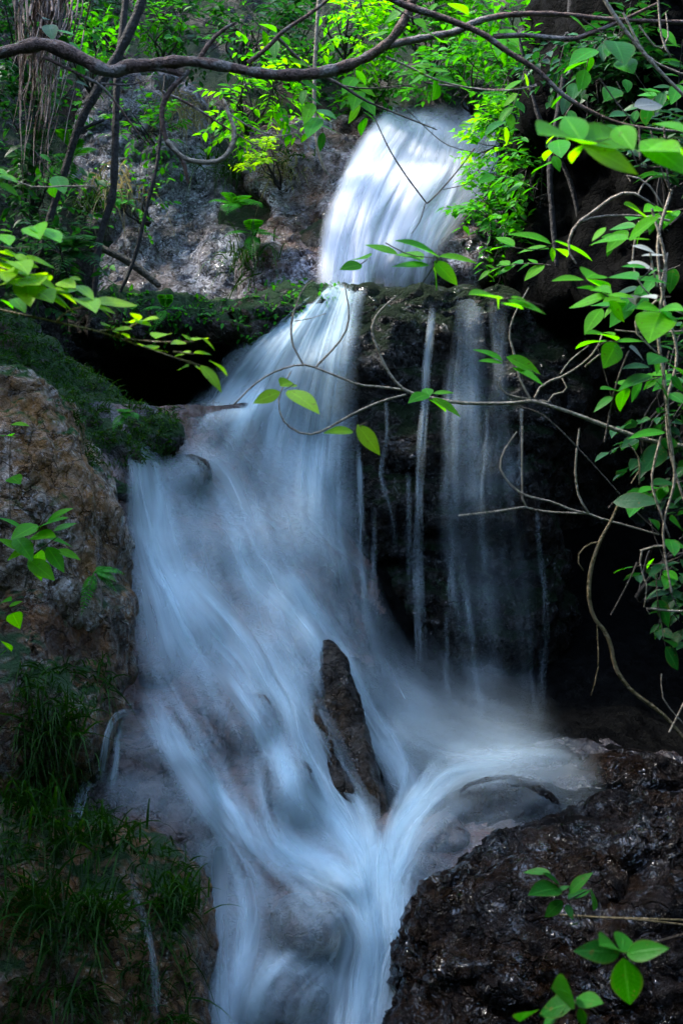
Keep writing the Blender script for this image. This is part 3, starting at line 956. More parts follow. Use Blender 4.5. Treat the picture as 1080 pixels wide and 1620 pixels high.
MAIN = [
    ([(224, 692, 44, .7), (234, 770, 62, .8), (244, 850, 84, .85), (268, 930, 120, .85), (290, 1010, 150, .7), (310, 1080, 150, .5), (340, 1150, 130, .35)], 14),
    ([(270, 880, 60, .4), (303, 930, 80, .75), (370, 1007, 74, .85), (428, 1079, 66, .8), (467, 1141, 60, .8), (497, 1199, 58, .85), (536, 1276, 60, .9), (580, 1350, 66, .95), (598, 1420, 80, .95)], 12),
    ([(290, 700, 50, .5), (350, 752, 70, .5), (385, 819, 70, .45), (400, 890, 80, .5), (457, 949, 80, .75), (520, 1020, 60, .8), (556, 1093, 50, .75), (585, 1145, 50, .75), (628, 1205, 56, .7), (648, 1255, 50, .75), (628, 1320, 50, .8), (604, 1400, 64, .9)], 12),
    ([(215, 1085, 40, .55), (242, 1112, 46, .65), (270, 1175, 54, .75), (313, 1238, 66, .85), (361, 1300, 74, .85), (428, 1340, 64, .7), (515, 1382, 50, .75), (590, 1410, 60, .8)], 12),
    ([(300, 1010, 60, .3), (350, 1060, 60, .5), (400, 1130, 56, .5), (435, 1190, 50, .55), (480, 1250, 50, .6), (536, 1312, 50, .75), (585, 1365, 50, .8)], 8),
    ([(400, 900, 60, .3), (440, 1000, 80, .5), (470, 1080, 70, .5), (490, 1140, 50, .4)], 6),
    ([(920, 1205, 50, .2), (850, 1205, 60, .4), (770, 1215, 64, .55), (700, 1236, 60, .7), (654, 1282, 52, .75), (620, 1360, 50, .85), (598, 1410, 60, .9)], 8),
    ([(775, 1262, 30, .3), (715, 1278, 40, .5), (675, 1315, 40, .5), (640, 1365, 40, .6), (605, 1410, 44, .7)], 4),
    ([(592, 1370, 90, .9), (594, 1450, 130, .95), (582, 1540, 140, .95), (568, 1680, 150, .95)], 8),
    ([(350, 1320, 70, .5), (350, 1430, 90, .5), (350, 1540, 90, .45), (350, 1680, 90, .45)], 6),
    ([(390, 1370, 50, .5), (402, 1470, 44, .5), (385, 1560, 44, .5), (370, 1680, 44, .5)], 4),
    ([(530, 1580, 40, .2), (500, 1535, 44, .35), (450, 1525, 44, .4), (412, 1560, 44, .4), (392, 1680, 50, .4)], 2),
    ([(430, 1350, 50, .5), (500, 1385, 44, .6), (570, 1420, 50, .75)], 4),
    ([(440, 1190, 26, .25), (446, 1250, 28, .35), (452, 1330, 34, .3)], 2),
    ([(410, 1190, 22, .25), (412, 1250, 24, .32), (420, 1310, 26, .3)], 1),
    ([(480, 1390, 60, .4), (500, 1480, 60, .3), (500, 1580, 60, .35), (490, 1680, 60, .4)], 3),
]
for i, (path, k) in enumerate(MAIN):
    f0 = .35 if i in (6, 7) else .1
    f1 = .35 if i in (0, 5) else .06
    path = [(x, y, w_ * 1.1, dn * .8) for x, y, w_, dn in path]
    low.ribbon(path, off=.05, nu=13, edge=1.0, fade=(f0, f1))
# fine threads: streamlines through the flow the main streams set up
smp = np.concatenate([np.c_[cr(p_, 60), np.gradient(cr(p_, 60)[:, :2], axis=0)] for p_, k in MAIN])
smp[:, 4:] /= np.maximum(np.linalg.norm(smp[:, 4:], axis=1, keepdims=True), 1e-6)
wt = smp[:, 3] * (25 + smp[:, 2])
for q_ in range(430):
    c0 = smp[rng.choice(len(smp), p=wt / wt.sum())]
    pos = c0[:2] + rng.normal(0, .42, 2) * c0[2] + np.array([0, -30])
    row, w0, seed_ = [], rng.choice([rng.uniform(3, 8), rng.uniform(8, 20), rng.uniform(18, 34)], p=[.30, .42, .28]), rng.random() * 50
    dn0 = rng.uniform(.18, .6) * (.85 if w0 < 9 else .9)
    for k in range(int(rng.uniform(12, 42))):
        d2 = ((smp[:, :2] - pos) ** 2).sum(1)
        g_ = np.exp(-d2 / (2 * 34 ** 2)) * smp[:, 3] + 1e-9
        t_ = (smp[:, 4:] * g_[:, None]).sum(0) / g_.sum()
        loc_ = (smp[:, 3] * np.exp(-d2 / (.5 * smp[:, 2] + 8) ** 2)).max()
        wob_ = perlin(np.array([[pos[0] / 55, pos[1] / 55, seed_ * .06]]))[0] * .35
        t_ = t_ + np.array([-t_[1], t_[0]]) * wob_
        row.append((pos[0], pos[1], w0 * (1 + .012 * k), dn0 * min(1, loc_ * 1.3 + .12)))
        if loc_ < .06 or pos[1] > 1690:
            break
        pos = pos + 9 * t_ / (np.linalg.norm(t_) + 1e-6)
    if len(row) > 7:
        low.ribbon(row, off=rng.uniform(.05, .11), nu=5 if w0 < 9 else 7, edge=1.2, fade=(.3, .35), bulge=.008)
# small side spouts over the pinkish ledge
for mist, f in [([(560, 1060, 80, .2), (660, 1130, 130, .3), (760, 1165, 140, .3), (900, 1195, 110, .2)], .16), ([(600, 1150, 80, .25), (700, 1190, 120, .3), (830, 1200, 110, .28), (960, 1215, 70, .15)], .22),
                ([(640, 1010, 90, .15), (700, 1090, 180, .2), (780, 1140, 200, .2), (880, 1170, 110, .15)], .3), ([(560, 950, 90, .2), (600, 1040, 110, .28), (650, 1140, 110, .3), (690, 1210, 90, .3)], .1)]:
    low.ribbon(mist, off=f, nu=17, edge=1.2, fade=(.35, .35))
low.mb.thing('waterfall', M['water'], 'wide silky cascade braiding down the rock slope', 'waterfall', kind='structure', an='dens')

thin = [
    ('broad thin fall down the right of the mossy boulder', [(742, 440, 40, .4), (742, 520, 58, .42), (740, 620, 62, .4), (742, 720, 66, .34), (745, 820, 80, .3), (760, 920, 90, .22), (770, 1040, 90, .2), (770, 1180, 100, .22)], 12),
    ('faint veil down the right edge of the mossy boulder', [(785, 470, 30, .28), (790, 560, 34, .26), (792, 660, 40, .2), (800, 780, 70, .25), (815, 900, 70, .15), (835, 1020, 50, .15), (840, 1170, 50, .2)], 7),
    ('single white thread down the middle of the mossy boulder', [(685, 478, 10, .6), (676, 570, 13, .55), (668, 680, 16, .5), (662, 780, 18, .45), (660, 880, 20, .4), (664, 1000, 22, .3), (662, 1160, 26, .25)], 3),
    ('crooked thread of water at the curtain edge', [(566, 690, 9, .35), (570, 780, 11, .6), (572, 880, 12, .5), (580, 970, 14, .5), (600, 1040, 20, .4), (625, 1110, 30, .3)], 2),
    ('short thread of water on the right of the mossy boulder', [(824, 640, 6, .3), (824, 720, 7, .35), (822, 790, 10, .15)], 1),
    ('thread of water low on the mossy boulder over the dark base', [(705, 960, 8, .15), (707, 1040, 9, .35), (708, 1140, 12, .25)], 1),
    ('thread of water leaning left at the foot of the mossy boulder', [(735, 930, 10, .3), (745, 1000, 11, .4), (755, 1080, 14, .35), (765, 1160, 16, .3)], 1),
]
for k_, x0 in enumerate((610, 645, 712, 768, 850, 590)):
    y0 = rng.uniform(560, 800) if x0 < 820 else rng.uniform(700, 860)
    y1 = y0 + rng.uniform(200, 420)
    w_ = rng.uniform(6, 12)
    thin.append(('fine drip thread number %d' % k_, [(x0, y0, w_, .15), (x0 + 2, y0 + 60, w_, rng.uniform(.3, .5)), (x0 + rng.normal(0, 5), .5 * (y0 + y1), w_ * 1.2, rng.uniform(.25, .45)), (x0 + rng.normal(0, 8), y1, w_ * 1.6, .15)], 1))
DRIP = 'fine drip threads running down the black mossy boulder'
for lab, path, k in thin:
    drip = lab.startswith('fine drip')
    c_ = cr(path, 14)
    c_[:, 0] += 5 * perlin(np.c_[c_[:, 1] / 60, np.full(14, path[0][0]), np.zeros(14)]) * np.linspace(0, 1.6, 14)
    c_[:, 2] *= rng.uniform(.75, 1.35, 14)
    c_[:, 3] *= (.5 if drip or k > 5 else .68) * np.clip(1 + 1.3 * perlin(np.c_[c_[:, 1] / 45, np.full(14, 7 + path[0][0]), np.zeros(14)]), .25, 1.6)
    path = [tuple(r_) for r_ in c_]
    w = Water([boulder_bvh, bed_bvh, flat_bvh, cliff_bvh])
    w.ribbon(path, off=.05, nu=9, edge=1.2, fade=(.08, .35))
    w.strands(path, k, spread=.5, wr=(.1, .3), dr=(.4, .9), off=(.05, .1), jit=6, nu=5)
    w.mb.thing('trickle', M['water'], 'fine faint drip thread running down the black mossy boulder' if drip else lab, 'trickle', DRIP if drip else 'thin trickles on the mossy boulder', an='dens')
leftthin = [
    ('twin spouts dropping over the pinkish ledge rock', [[(214, 1128, 20, .4), (186, 1134, 16, .5), (172, 1160, 14, .5), (167, 1190, 15, .5), (158, 1245, 20, .35)], [(196, 1138, 14, .4), (186, 1165, 12, .4), (184, 1200, 15, .4), (174, 1250, 20, .3)], [(150, 1238, 14, .4), (134, 1246, 14, .5), (128, 1265, 16, .45), (120, 1300, 14, .3)]]),
    ('thin spout slipping through the hanging grass', [[(205, 1370, 10, .12), (215, 1420, 9, .22), (232, 1470, 14, .16), (240, 1510, 10, .3), (246, 1560, 18, .2), (246, 1620, 16, .2)]]),
]
for lab, paths in leftthin:
    w = Water(SOLID, 6.2)
    for path in paths:
        w.ribbon(path, off=.04, nu=7, fade=(.1, .2))
        w.strands(path, 2, jit=4, nu=5)
    w.mb.thing('trickle', M['water'], lab, 'trickle', an='dens')

#@@VEGETATION@@
# ------------------------------------------------------------------ vegetation helpers
def leaf_t(n=6, w=.42, fold=.22, droop=.25, p=.8, sharp=.95):
    """one leaf along +X, length 1: rows along, 3 columns across, folded on the midrib, drooping to a tip"""
    t = np.linspace(0, 1, n + 1)
    hw = w / 2 * np.sin(math.pi * t ** p) ** sharp
    hw[-1] = 0
    u = np.array([-1, 0, 1.])
    V = np.stack([np.repeat(t[:, None], 3, 1), hw[:, None] * u, fold * np.abs(u) * hw[:, None] - droop * (t ** 2)[:, None] + 0 * u], -1).reshape(-1, 3)
    U = np.stack([np.repeat(t[:, None], 3, 1), np.repeat(u[None], n + 1, 0)], -1).reshape(-1, 2)
    return V, grid_faces(n + 1, 3), U


LT_FINE = leaf_t(9, .42, .25, .22)
LT_MID = leaf_t(5, .44, .25, .2)
LT_SMALL = leaf_t(3, .5, .3, .15)
LT_FERN = leaf_t(3, .26, .1, .2)


def frame(X, UP):
    X = X / np.maximum(np.linalg.norm(X, axis=1, keepdims=True), 1e-9)
    Z = UP - (UP * X).sum(1, keepdims=True) * X
    Z = Z / np.maximum(np.linalg.norm(Z, axis=1, keepdims=True), 1e-9)
    return X, np.cross(Z, X), Z


def put_leaves(mb, tm, O, X, UP, size, wsc=1.0, var=None):
    O, X, UP = (np.atleast_2d(np.asarray(a, float)) for a in (O, X, UP))
    n = len(O)
    X, Yv, Z = frame(np.broadcast_to(X, (n, 3)), np.broadcast_to(UP, (n, 3)))
    size = np.broadcast_to(size, (n,))
    wsc = np.broadcast_to(wsc, (n,))
    V, F, U = tm
    W = O[:, None] + size[:, None, None] * (V[None, :, 0, None] * X[:, None] + V[None, :, 1, None] * wsc[:, None, None] * Yv[:, None] + V[None, :, 2, None] * Z[:, None])
    k = len(V)
    FF = (F[None] + (np.arange(n) * k)[:, None, None]).reshape(-1, 4)
    var = rng.random(n) if var is None else np.broadcast_to(var, (n,))
    mb.add(W.reshape(-1, 3), FF, np.tile(U, (n, 1)), np.repeat(var, k))


def tube(mb, pts, r, n=None, sides=6, wob=.08):
    """pts world rows; r one radius per row"""
    p = np.c_[np.asarray(pts, float), np.asarray(r, float)]
    L_ = np.linalg.norm(np.diff(p[:, :3], axis=0), axis=1).sum()
    n = n or int(np.clip(L_ / .03, 6, 140))
    c = cr(p, n)
    q, rad = c[:, :3], np.maximum(c[:, 3], .0006)
    rad = rad * (1 + wob * 2 * perlin(np.c_[np.arange(n) * .35, np.full(n, rng.random() * 90), np.zeros(n)]))
    t = np.gradient(q, axis=0)
    t /= np.maximum(np.linalg.norm(t, axis=1, keepdims=True), 1e-9)
    ref = np.tile([0.13, -.9, .4], (n, 1))
    a = np.cross(t, ref)
    a /= np.maximum(np.linalg.norm(a, axis=1, keepdims=True), 1e-9)
    b = np.cross(t, a)
    th = np.linspace(0, 2 * math.pi, sides, endpoint=False)
    V = q[:, None] + rad[:, None, None] * (np.cos(th)[None, :, None] * a[:, None] + np.sin(th)[None, :, None] * b[:, None])
    tip = np.repeat(q[-1:], sides, 0)[None] + (t[-1] * rad[-1])[None, None] * .8
    V = np.concatenate([V, tip], 0)
    mb.add(V.reshape(-1, 3), grid_faces(n + 1, sides, wrap=True), None, .5)
    return q


def ptube(mb, pts, w, d=None, **kw):
    """tube through photo points (px, py[, d]) with pixel widths w (one or per point)"""
    a = [(*q[:2], q[2] if len(q) > 2 else d) for q in pts]
    W = np.broadcast_to(w, (len(a),)) if np.isscalar(w) else np.interp(np.linspace(0, 1, len(a)), np.linspace(0, 1, len(w)), w)
    return tube(mb, [P(*q) for q in a], [ww / 2 * K * q[2] for ww, q in zip(W, a)], **kw)


def near_wood(label, paths, mat, name='vine', cat='vine', group=None):
    """one woody thing: first path its stem, the rest side twigs in the same mesh"""
    mb = MB()
    for pts, w, d in paths:
        ptube(mb, pts, w, d)
    return mb.thing(name, mat, label, cat, group)


def z4(x, y): return 340 + x / 2.077, 360 + y / 2.077
def z5(x, y): return x / 2.842, 240 + y / 2.842
def zb(x, y): return 780 + x / 3.6, 400 + y / 3.6
def za(x, y): return 780 + x / 3.6, 120 + y / 3.6
def zc(x, y): return 780 + x / 3.24, 680 + y / 3.24
def z6(x, y): return 540 + x / 2, 1080 + y / 2
def z2(x, y): return 540 + x / 2, y / 2
def z1(x, y): return x / 2, y / 2
def same(x, y): return x, y


def sprig(label, d, leaves, stems, mat, zf=same, name='leafy_twig', cat='leafy twig', group=None, stem_mat='twigdark', w=3, depth=.12):
    """leaves rows: base x, base y, tip x, tip y, [width ratio], [facing 0 flat .. 1 towards the viewer]; each leaf is a part"""
    b0 = zf(*(stems[0][0] if stems else leaves[0][:2]))
    root = empty(name, P(b0[0], b0[1], d), label, cat, group)
    if stems:
        mb = MB()
        for st in stems:
            ptube(mb, [zf(*q) for q in st], [w, w * .6], d)
        if leaves:
            mb.build('stem', M[stem_mat], root)
    for lf in leaves:
        bx, by = zf(lf[0], lf[1])
        tx, ty = zf(lf[2], lf[3])
        wr = 1 + ((lf[4] if len(lf) > 4 else 1.0) - 1) * .6
        fc = lf[5] if len(lf) > 5 else .42
        dd = d + rng.uniform(-depth, depth) * .4
        B, T = P(bx, by, d), P(tx, ty, dd + rng.uniform(-depth, depth))
        UP = np.array([rng.uniform(-.25, .25), -fc - rng.uniform(0, .15), 1.05 - .75 * fc])
        mb = MB()
        L_ = np.linalg.norm(T - B)
        tm = leaf_t(9, .38, rng.uniform(.1, .35), rng.uniform(.05, .2), .8)
        put_leaves(mb, tm, [B], [T - B], [UP], L_ * 1.04, wr, rng.random())
        mb.build('leaf', M[mat if not isinstance(mat, (list, tuple)) else mat[rng.integers(len(mat))]], root)
    return root


def shrub(label, px, py, d, rx, ry, n, size, mat, name='shrub', cat='shrub', group=None, rd=.35, base=None, tm=LT_SMALL, droop=.0, gaps=.0, lump=3.0):
    """a bush: stem with limbs, twigs carrying leaves through an uneven leaf volume. rx, ry in photo pixels"""
    C = P(px, py, d)
    ax = np.array([rx * K * d, rd, ry * K * d])
    base = P(*base) if base is not None else C + np.array([rng.uniform(-.1, .1), .25, -ax[2] * .95])
    root = empty(name, base, label, cat, group)
    wood, fo = MB(), MB()
    hubs = []
    nl = 5 + int(n / 160)
    for _ in range(nl):
        v = rng.normal(size=3)
        v /= np.linalg.norm(v)
        h = C + v * ax * rng.uniform(.35, .75)
        mid_ = base * .5 + h * .5 + rng.normal(0, .04, 3)
        tube(wood, [base + rng.normal(0, .01, 3), mid_, h], [.010, .007, .003], n=9, sides=5)
        hubs.append(h)
    hubs = np.array(hubs)
    k = max(4, n // 9)
    v = rng.normal(size=(k * 3, 3))
    v /= np.linalg.norm(v, axis=1, keepdims=True)
    tw = C + v * ax * (rng.random((k * 3, 1)) ** .45)
    g = fbm(tw * lump + px, 2)
    tw = tw[np.argsort(-g)[:k]] if gaps == 0 else tw[g > np.quantile(g, gaps)][:k]
    for q in tw:
        h = hubs[np.argmin(((hubs - q) ** 2).sum(1))]
        dr = q - h
        dr = dr / (np.linalg.norm(dr) + 1e-6) + rng.normal(0, .35, 3) + np.array([0, -.3, .1 - droop])
        dr /= np.linalg.norm(dr)
        L_ = size * rng.uniform(2.2, 3.6)
        e = q + dr * L_
        if rng.random() < .5:
            tube(wood, [h, q, e], [.004, .003, .0012], n=6, sides=4)
        m_ = 9
        t = np.linspace(.1, 1, m_)
        O = q + dr * L_ * t[:, None]
        side = np.cross(dr, [0, 0, 1.])
        side /= np.linalg.norm(side) + 1e-6
        sg = np.where(np.arange(m_) % 2, 1, -1)[:, None]
        X = dr * .55 + side * sg + rng.normal(0, .25, (m_, 3)) + np.array([0, 0, -.15 - droop])
        UP = np.array([0, -.25, 1.]) + rng.normal(0, .3, (m_, 3))
        put_leaves(fo, tm, O, X, UP, size * rng.uniform(.6, 1.25, m_), rng.uniform(.8, 1.15, m_), np.clip(rng.random() + rng.normal(0, .2, m_), 0, 1))
    wood.build('stem', M['barkdark'], root)
    fo.build('foliage', M[mat], root)
    return root


def blades(mb, O, dirs, length, width, sag, seg=5):
    """grass blades: start, heading (up/out), length, width, how far the tip sags"""
    n = len(O)
    t = np.linspace(0, 1, seg + 1)
    d = dirs / np.linalg.norm(dirs, axis=1, keepdims=True)
    L_ = np.broadcast_to(length, (n,))
    sg = np.broadcast_to(sag, (n,))
    c = O[:, None] + d[:, None] * (L_[:, None] * t)[..., None]
    c[..., 2] -= (sg * L_)[:, None] * (t ** 2.2)[None]
    side = np.cross(d, rng.normal(0, 1, (n, 3)) * .5 + np.array([0, 1., .2]))
    side /= np.maximum(np.linalg.norm(side, axis=1, keepdims=True), 1e-6)
    w = np.broadcast_to(width, (n,))[:, None] * (1 - t ** 1.8)[None] * .5 + .0002
    V = np.stack([c - side[:, None] * w[..., None], c + side[:, None] * w[..., None]], 2).reshape(-1, 3)
    k = 2 * (seg + 1)
    F = grid_faces(seg + 1, 2)
    FF = (F[None] + (np.arange(n) * k)[:, None, None]).reshape(-1, 4)
    U = np.tile(np.stack([np.repeat(t, 2), np.tile([-1., 1.], seg + 1)], -1), (n, 1))
    mb.add(V, FF, U, np.repeat(rng.random(n), k))


def surf(px, py, trees=None, far=12):
    d = first_hit(np.asarray(px, float), np.asarray(py, float), trees or SOLID, far)
    return PA(px, py, d), d


def tuft(label, px, py, n, length, mat='grass', sag=.7, spread=.05, width=.006, d=None, out=(0, -.6, .7), jitter=.5, name='grass_tuft', cat='grass tuft', group=None):
    if d is None:
        o, dd = surf([px], [py])
        c = o[0]
    else:
        c = P(px, py, d)
    mb = MB()
    O = c + rng.normal(0, spread, (n, 3)) * np.array([1, .5, .7])
    D = np.array(out) + rng.normal(0, jitter, (n, 3))
    blades(mb, O, D, length * rng.uniform(.5, 1.2, n), width * rng.uniform(.6, 1.3, n), sag * rng.uniform(.5, 1.3, n))
    return mb.thing(name, M[mat], label, cat, group)


def fern(label, px, py, d, n, length, mat='lf_mid', group='ferns on the rocks', out=(0, -.7, .55)):
    """arching fronds, each a rib with paired leaflets"""
    root = empty('fern', P(px, py, d), label, 'fern', group)
    c = P(px, py, d)
    for _ in range(n):
        mb = MB()
        dr = np.array(out) + rng.normal(0, .55, 3)
        dr /= np.linalg.norm(dr)
        L_ = length * rng.uniform(.7, 1.15)
        t = np.linspace(0, 1, 16)
        q = c + dr * (L_ * t)[:, None]
        q[:, 2] -= .55 * L_ * t ** 2
        tube(mb, q[::3], np.linspace(.0025, .001, len(q[::3])), n=8, sides=4)
        tg = np.gradient(q, axis=0)
        tg /= np.linalg.norm(tg, axis=1, keepdims=True)
        sd = np.cross(tg, [0, -.3, 1.])
        sd /= np.linalg.norm(sd, axis=1, keepdims=True)
        up = np.cross(sd, tg)
        for s in (-1, 1):
            put_leaves(mb, LT_FERN, q[2:], tg[2:] * .5 + sd[2:] * s, up[2:] + rng.normal(0, .1, up[2:].shape), L_ * .26 * np.sin(math.pi * np.clip(t[2:], .12, .97) ** .7) + .006, 1.0)
        mb.build('frond', M[mat], root)
    return root


# ------------------------------------------------------------------ trees whose stems cross the upper left, unseen crowns added overhead for shade
def tree(label, path, w, d, shade_crown=None, group='dark trees on the bank', twigs=()):
    b = P(path[-1][0], path[-1][1], path[-1][2] if len(path[-1]) > 2 else d)
    root = empty('tree', b, label, 'tree', group)
    mb = MB()
    ptube(mb, path, [q * .78 for q in w], d, sides=9, wob=.15)
    for tp, tw in twigs:
        ptube(mb, tp, tw, d)
    mb.build('trunk', M['barkdark'], root)
    if shade_crown:  # leaf mass placed out of view to block the sun
        (cx, cyy, cz), (ax, ay, az), n, sz = shade_crown
        fo = MB()
        v = rng.normal(size=(n, 3))
        v /= np.linalg.norm(v, axis=1, keepdims=True)
        q = np.array([cx, cyy, cz]) + v * np.array([ax, ay, az]) * rng.random((n, 1)) ** .4
        g = fbm(q * 1.1, 2)
        q = q[g > -.25]
        put_leaves(fo, LT_SMALL, q, rng.normal(0, 1, q.shape), np.array([0, 0, 1.]) + rng.normal(0, .4, q.shape), sz * rng.uniform(.6, 1.2, len(q)), 1.2)
        fo.build('shade_crown', M['lf_mid'], root)
    return root


tree('dark crooked tree leaning across the upper left', [(238, -60), (225, 0), (195, 70), (150, 150), (125, 200), (100, 280), (78, 350), (60, 430)], [20, 19, 18, 15, 14], 8.4, ((-3.5, 6.4, 4.7), (1.4, 2.6, .7), 2600, .16),  # its leaf mass is added out of view, shading boulder and cascade
     twigs=[([(118, 215), (140, 200), (165, 190)], [7, 5])])
tree('dark upright tree behind the bowed main branch', [(205, -60), (195, 40), (186, 125), (182, 250), (178, 310), (158, 380), (150, 460), (140, 520)], [13, 16, 16, 14, 9], 8.7, ((-3.4, 11.4, 5.8), (1.4, 1.2, .6), 1100, .16))  # unseen leaves added above to darken the upper left background
tree('thin dark sapling before the grey pyramid rock', [(262, 120), (250, 250), (232, 330), (218, 390), (205, 430), (186, 470)], [6, 8, 8, 7], 8.9)
tree('straight dark tree at the upper right before the black gap', [(905, -60), (900, 60), (885, 160), (870, 260), (872, 330), (880, 420)], [14, 14, 13, 12, 10], 8.2, ((2.3, 7.2, 4.6), (1.5, 2.0, .9), 1700, .16))  # leaves overhead, out of view, put there to shade the cave
tree('slim dark tree slanting behind the right hand leaves', [(820, 60), (850, 180), (880, 240), (905, 300), (920, 380)], [7, 9, 10, 9], 8.3)
near_wood('fallen dark log propped on the rock at the upper left', [([(160, 392), (200, 412), (228, 432), (252, 452)], [12, 14, 13, 11], 9.2)], M['twigdark'], 'fallen_log', 'log')

# hanging dry roots at the upper left
mb = MB()
for k in range(85):
    x0, top = rng.normal(75, 24), rng.uniform(-60, 10)
    l = rng.choice([120, 170, 220, 290], p=[.35, .3, .2, .15]) * rng.uniform(.8, 1.1)
    x1 = x0 + (70 - x0) * .45 + rng.normal(-14, 10)
    pts = [(x0 + (x1 - x0) * t ** 1.3 + rng.normal(0, 3), top + (l - top) * t, 8.0 + rng.normal(0, .12)) for t in np.linspace(0, 1, 6)]
    ptube(mb, pts, [rng.uniform(2.2, 4.5), 1.0], sides=4, n=18)
mb.thing('hanging_roots', M['root'], 'curtain of dry pinkish roots hanging at the upper left', 'hanging roots')

# ------------------------------------------------------------------ bowed branches across the top
root = empty('tree_branch', P(0, 85, 5.0), 'thick dark branch bowing right across the top', 'branch')
mb = MB()
ptube(mb, [(-60, 92), (0, 84), (50, 72), (80, 72), (128, 92), (158, 108), (182, 113), (205, 104), (240, 102), (300, 97), (360, 106), (430, 118), (500, 116), (560, 100), (610, 70), (640, 30), (662, -30)], [20, 21, 23, 21, 18, 17, 17, 15, 12], 5.0, sides=10, n=110, wob=.16)
mb.build('limb', M['bark'], root)
mb = MB()
for pts, w in [([(70, 90), (130, 120), (165, 140), (200, 185), (232, 228)], [6, 6, 4, 2]),
               ([(200, 112), (250, 108), (300, 122), (296, 118)], [12, 10, 6]),
               ([(300, 112), (268, 145), (256, 180), (265, 225), (288, 250), (298, 290)], [9, 9, 8, 8, 5]),
               ([(160, 132), (200, 134), (224, 130)], [4, 3]),
               ([(310, 104), (330, 70), (352, 48), (372, 36)], [9, 8, 6, 4]),
               ([(392, 100), (420, 78), (450, 48), (490, 22), (530, -10)], [9, 8, 7, 6])]:
    ptube(mb, pts, w, 5.0)
mb.build('twig', M['bark'], root)
near_wood('pale curled twig hooking down below the thick branch', [([(264, 222), (288, 248), (312, 256), (345, 255), (364, 238), (371, 210), (362, 180), (354, 158)], [8, 9, 9, 8, 5], 4.95), ([(362, 180), (375, 188), (400, 203), (440, 216), (470, 208)], [3, 2], 4.95)], M['twig'], 'twig', 'twig')
near_wood('thin twig passing behind the pale curled twig', [([(258, 145), (300, 165), (355, 200), (420, 240)], [5, 4, 2], 5.2)], M['bark'], 'twig', 'twig')
root = empty('tree_branch', P(1010, 32, 5.2), 'bowed brown branch entering from the upper right', 'branch')
mb = MB()
ptube(mb, [(1110, 36), (1040, 34), (960, 30), (870, 22), (800, 24), (755, 34), (720, 50), (680, 58), (640, 66), (600, 76)], [6, 7, 9, 11, 12, 11], 5.2, sides=8, n=90, wob=.16)
mb.build('limb', M['bark'], root)
mb = MB()
ptube(mb, [(780, 58), (830, 56), (900, 62), (930, 54), (975, 36), (1040, 5)], [8, 9, 8, 5], 5.2)
ptube(mb, [(670, 130), (710, 136), (780, 142), (830, 138), (848, 134)], [3, 4, 4, 3], 5.2)
mb.build('twig', M['bark'], root)
near_wood('long thin branch slanting down from the top to the right edge', [([(598, -14), (640, 8), (700, 28), (760, 52), (800, 80), (850, 112), (890, 150), (945, 182), (1000, 200), (1110, 212)], [12, 11, 10, 8, 7, 5], 4.6)], M['bark'], 'tree_branch', 'branch')
near_wood('thin vine hanging straight down beside the upper rock', [([(506, -20), (500, 60), (497, 140), (499, 200), (505, 245), (517, 275)], [6, 6, 6, 5, 4], 6.0), ([(500, 235), (512, 262), (520, 278)], [3, 2], 6.0)], M['twig'], 'vine')
near_wood('grey twig crossing from the branch toward the upper fall', [([(440, 60), (490, 108), (540, 135), (580, 160), (640, 185), (690, 205)], [6, 6, 5, 3, 2], 5.6), ([(540, 135), (580, 140), (650, 134)], [3, 2], 5.6)], M['twigdark'], 'twig', 'twig')
near_wood('bare dark twig hanging in front of the upper fall', [([(594, 190), (615, 235), (640, 275), (662, 305), (675, 322)], [2, 3, 2.5], 6.0), ([(675, 322), (690, 308), (715, 280), (735, 255), (750, 235)], [2.5, 2], 6.0), ([(700, 300), (740, 290), (760, 270)], [1.5, 1], 6.0), ([(640, 170), (700, 225), (745, 240)], [1.5, 1.5], 6.0), ([(672, 322), (664, 350), (650, 370)], [2, 1], 6.0)], M['twigdark'], 'twig', 'twig')
near_wood('grey twigs crossing at the upper right corner', [([(950, -10), (975, 30), (1010, 75), (1050, 120), (1090, 160)], [6, 7, 6, 5], 4.2), ([(985, 20), (1020, 85), (1060, 110), (1090, 120)], [4, 3], 4.2), ([(1040, 0), (1046, 60), (1060, 90)], [4, 3], 4.2), ([(1010, 40), (1040, 78), (1056, 60), (1052, 20)], [3, 3, 2], 4.3)], M['twig'], 'twig', 'twig')

# ------------------------------------------------------------------ the bare forked vine in the middle
near_wood('long bare vine forking in front of the middle falls',
          [([(1110, 708), (1040, 700), (980, 682), (900, 652), (842, 634)], [8, 8, 7, 7], 4.4),
           ([(842, 634), (800, 638), (725, 637), (668, 626), (638, 616), (615, 590), (598, 555), (588, 522), (598, 495), (628, 468)], [6, 6, 6, 5, 4, 3], 4.4),
           ([(640, 617), (600, 612), (566, 608), (520, 590), (480, 577), (440, 586), (405, 606), (370, 640)], [5, 4, 4, 3, 2.5], 4.45),
           ([(480, 577), (463, 545), (461, 510), (468, 485), (480, 456), (497, 442)], [3.5, 3, 2], 4.5),
           ([(500, 580), (540, 536), (552, 500), (545, 450)], [3.5, 3, 2], 4.4),
           ([(465, 508), (490, 504), (515, 496)], [2, 1.2], 4.5),
           ([(643, 624), (600, 636), (560, 654), (494, 687), (452, 670), (441, 632), (460, 588)], [4, 4, 3, 2], 4.4)], M['twig'])
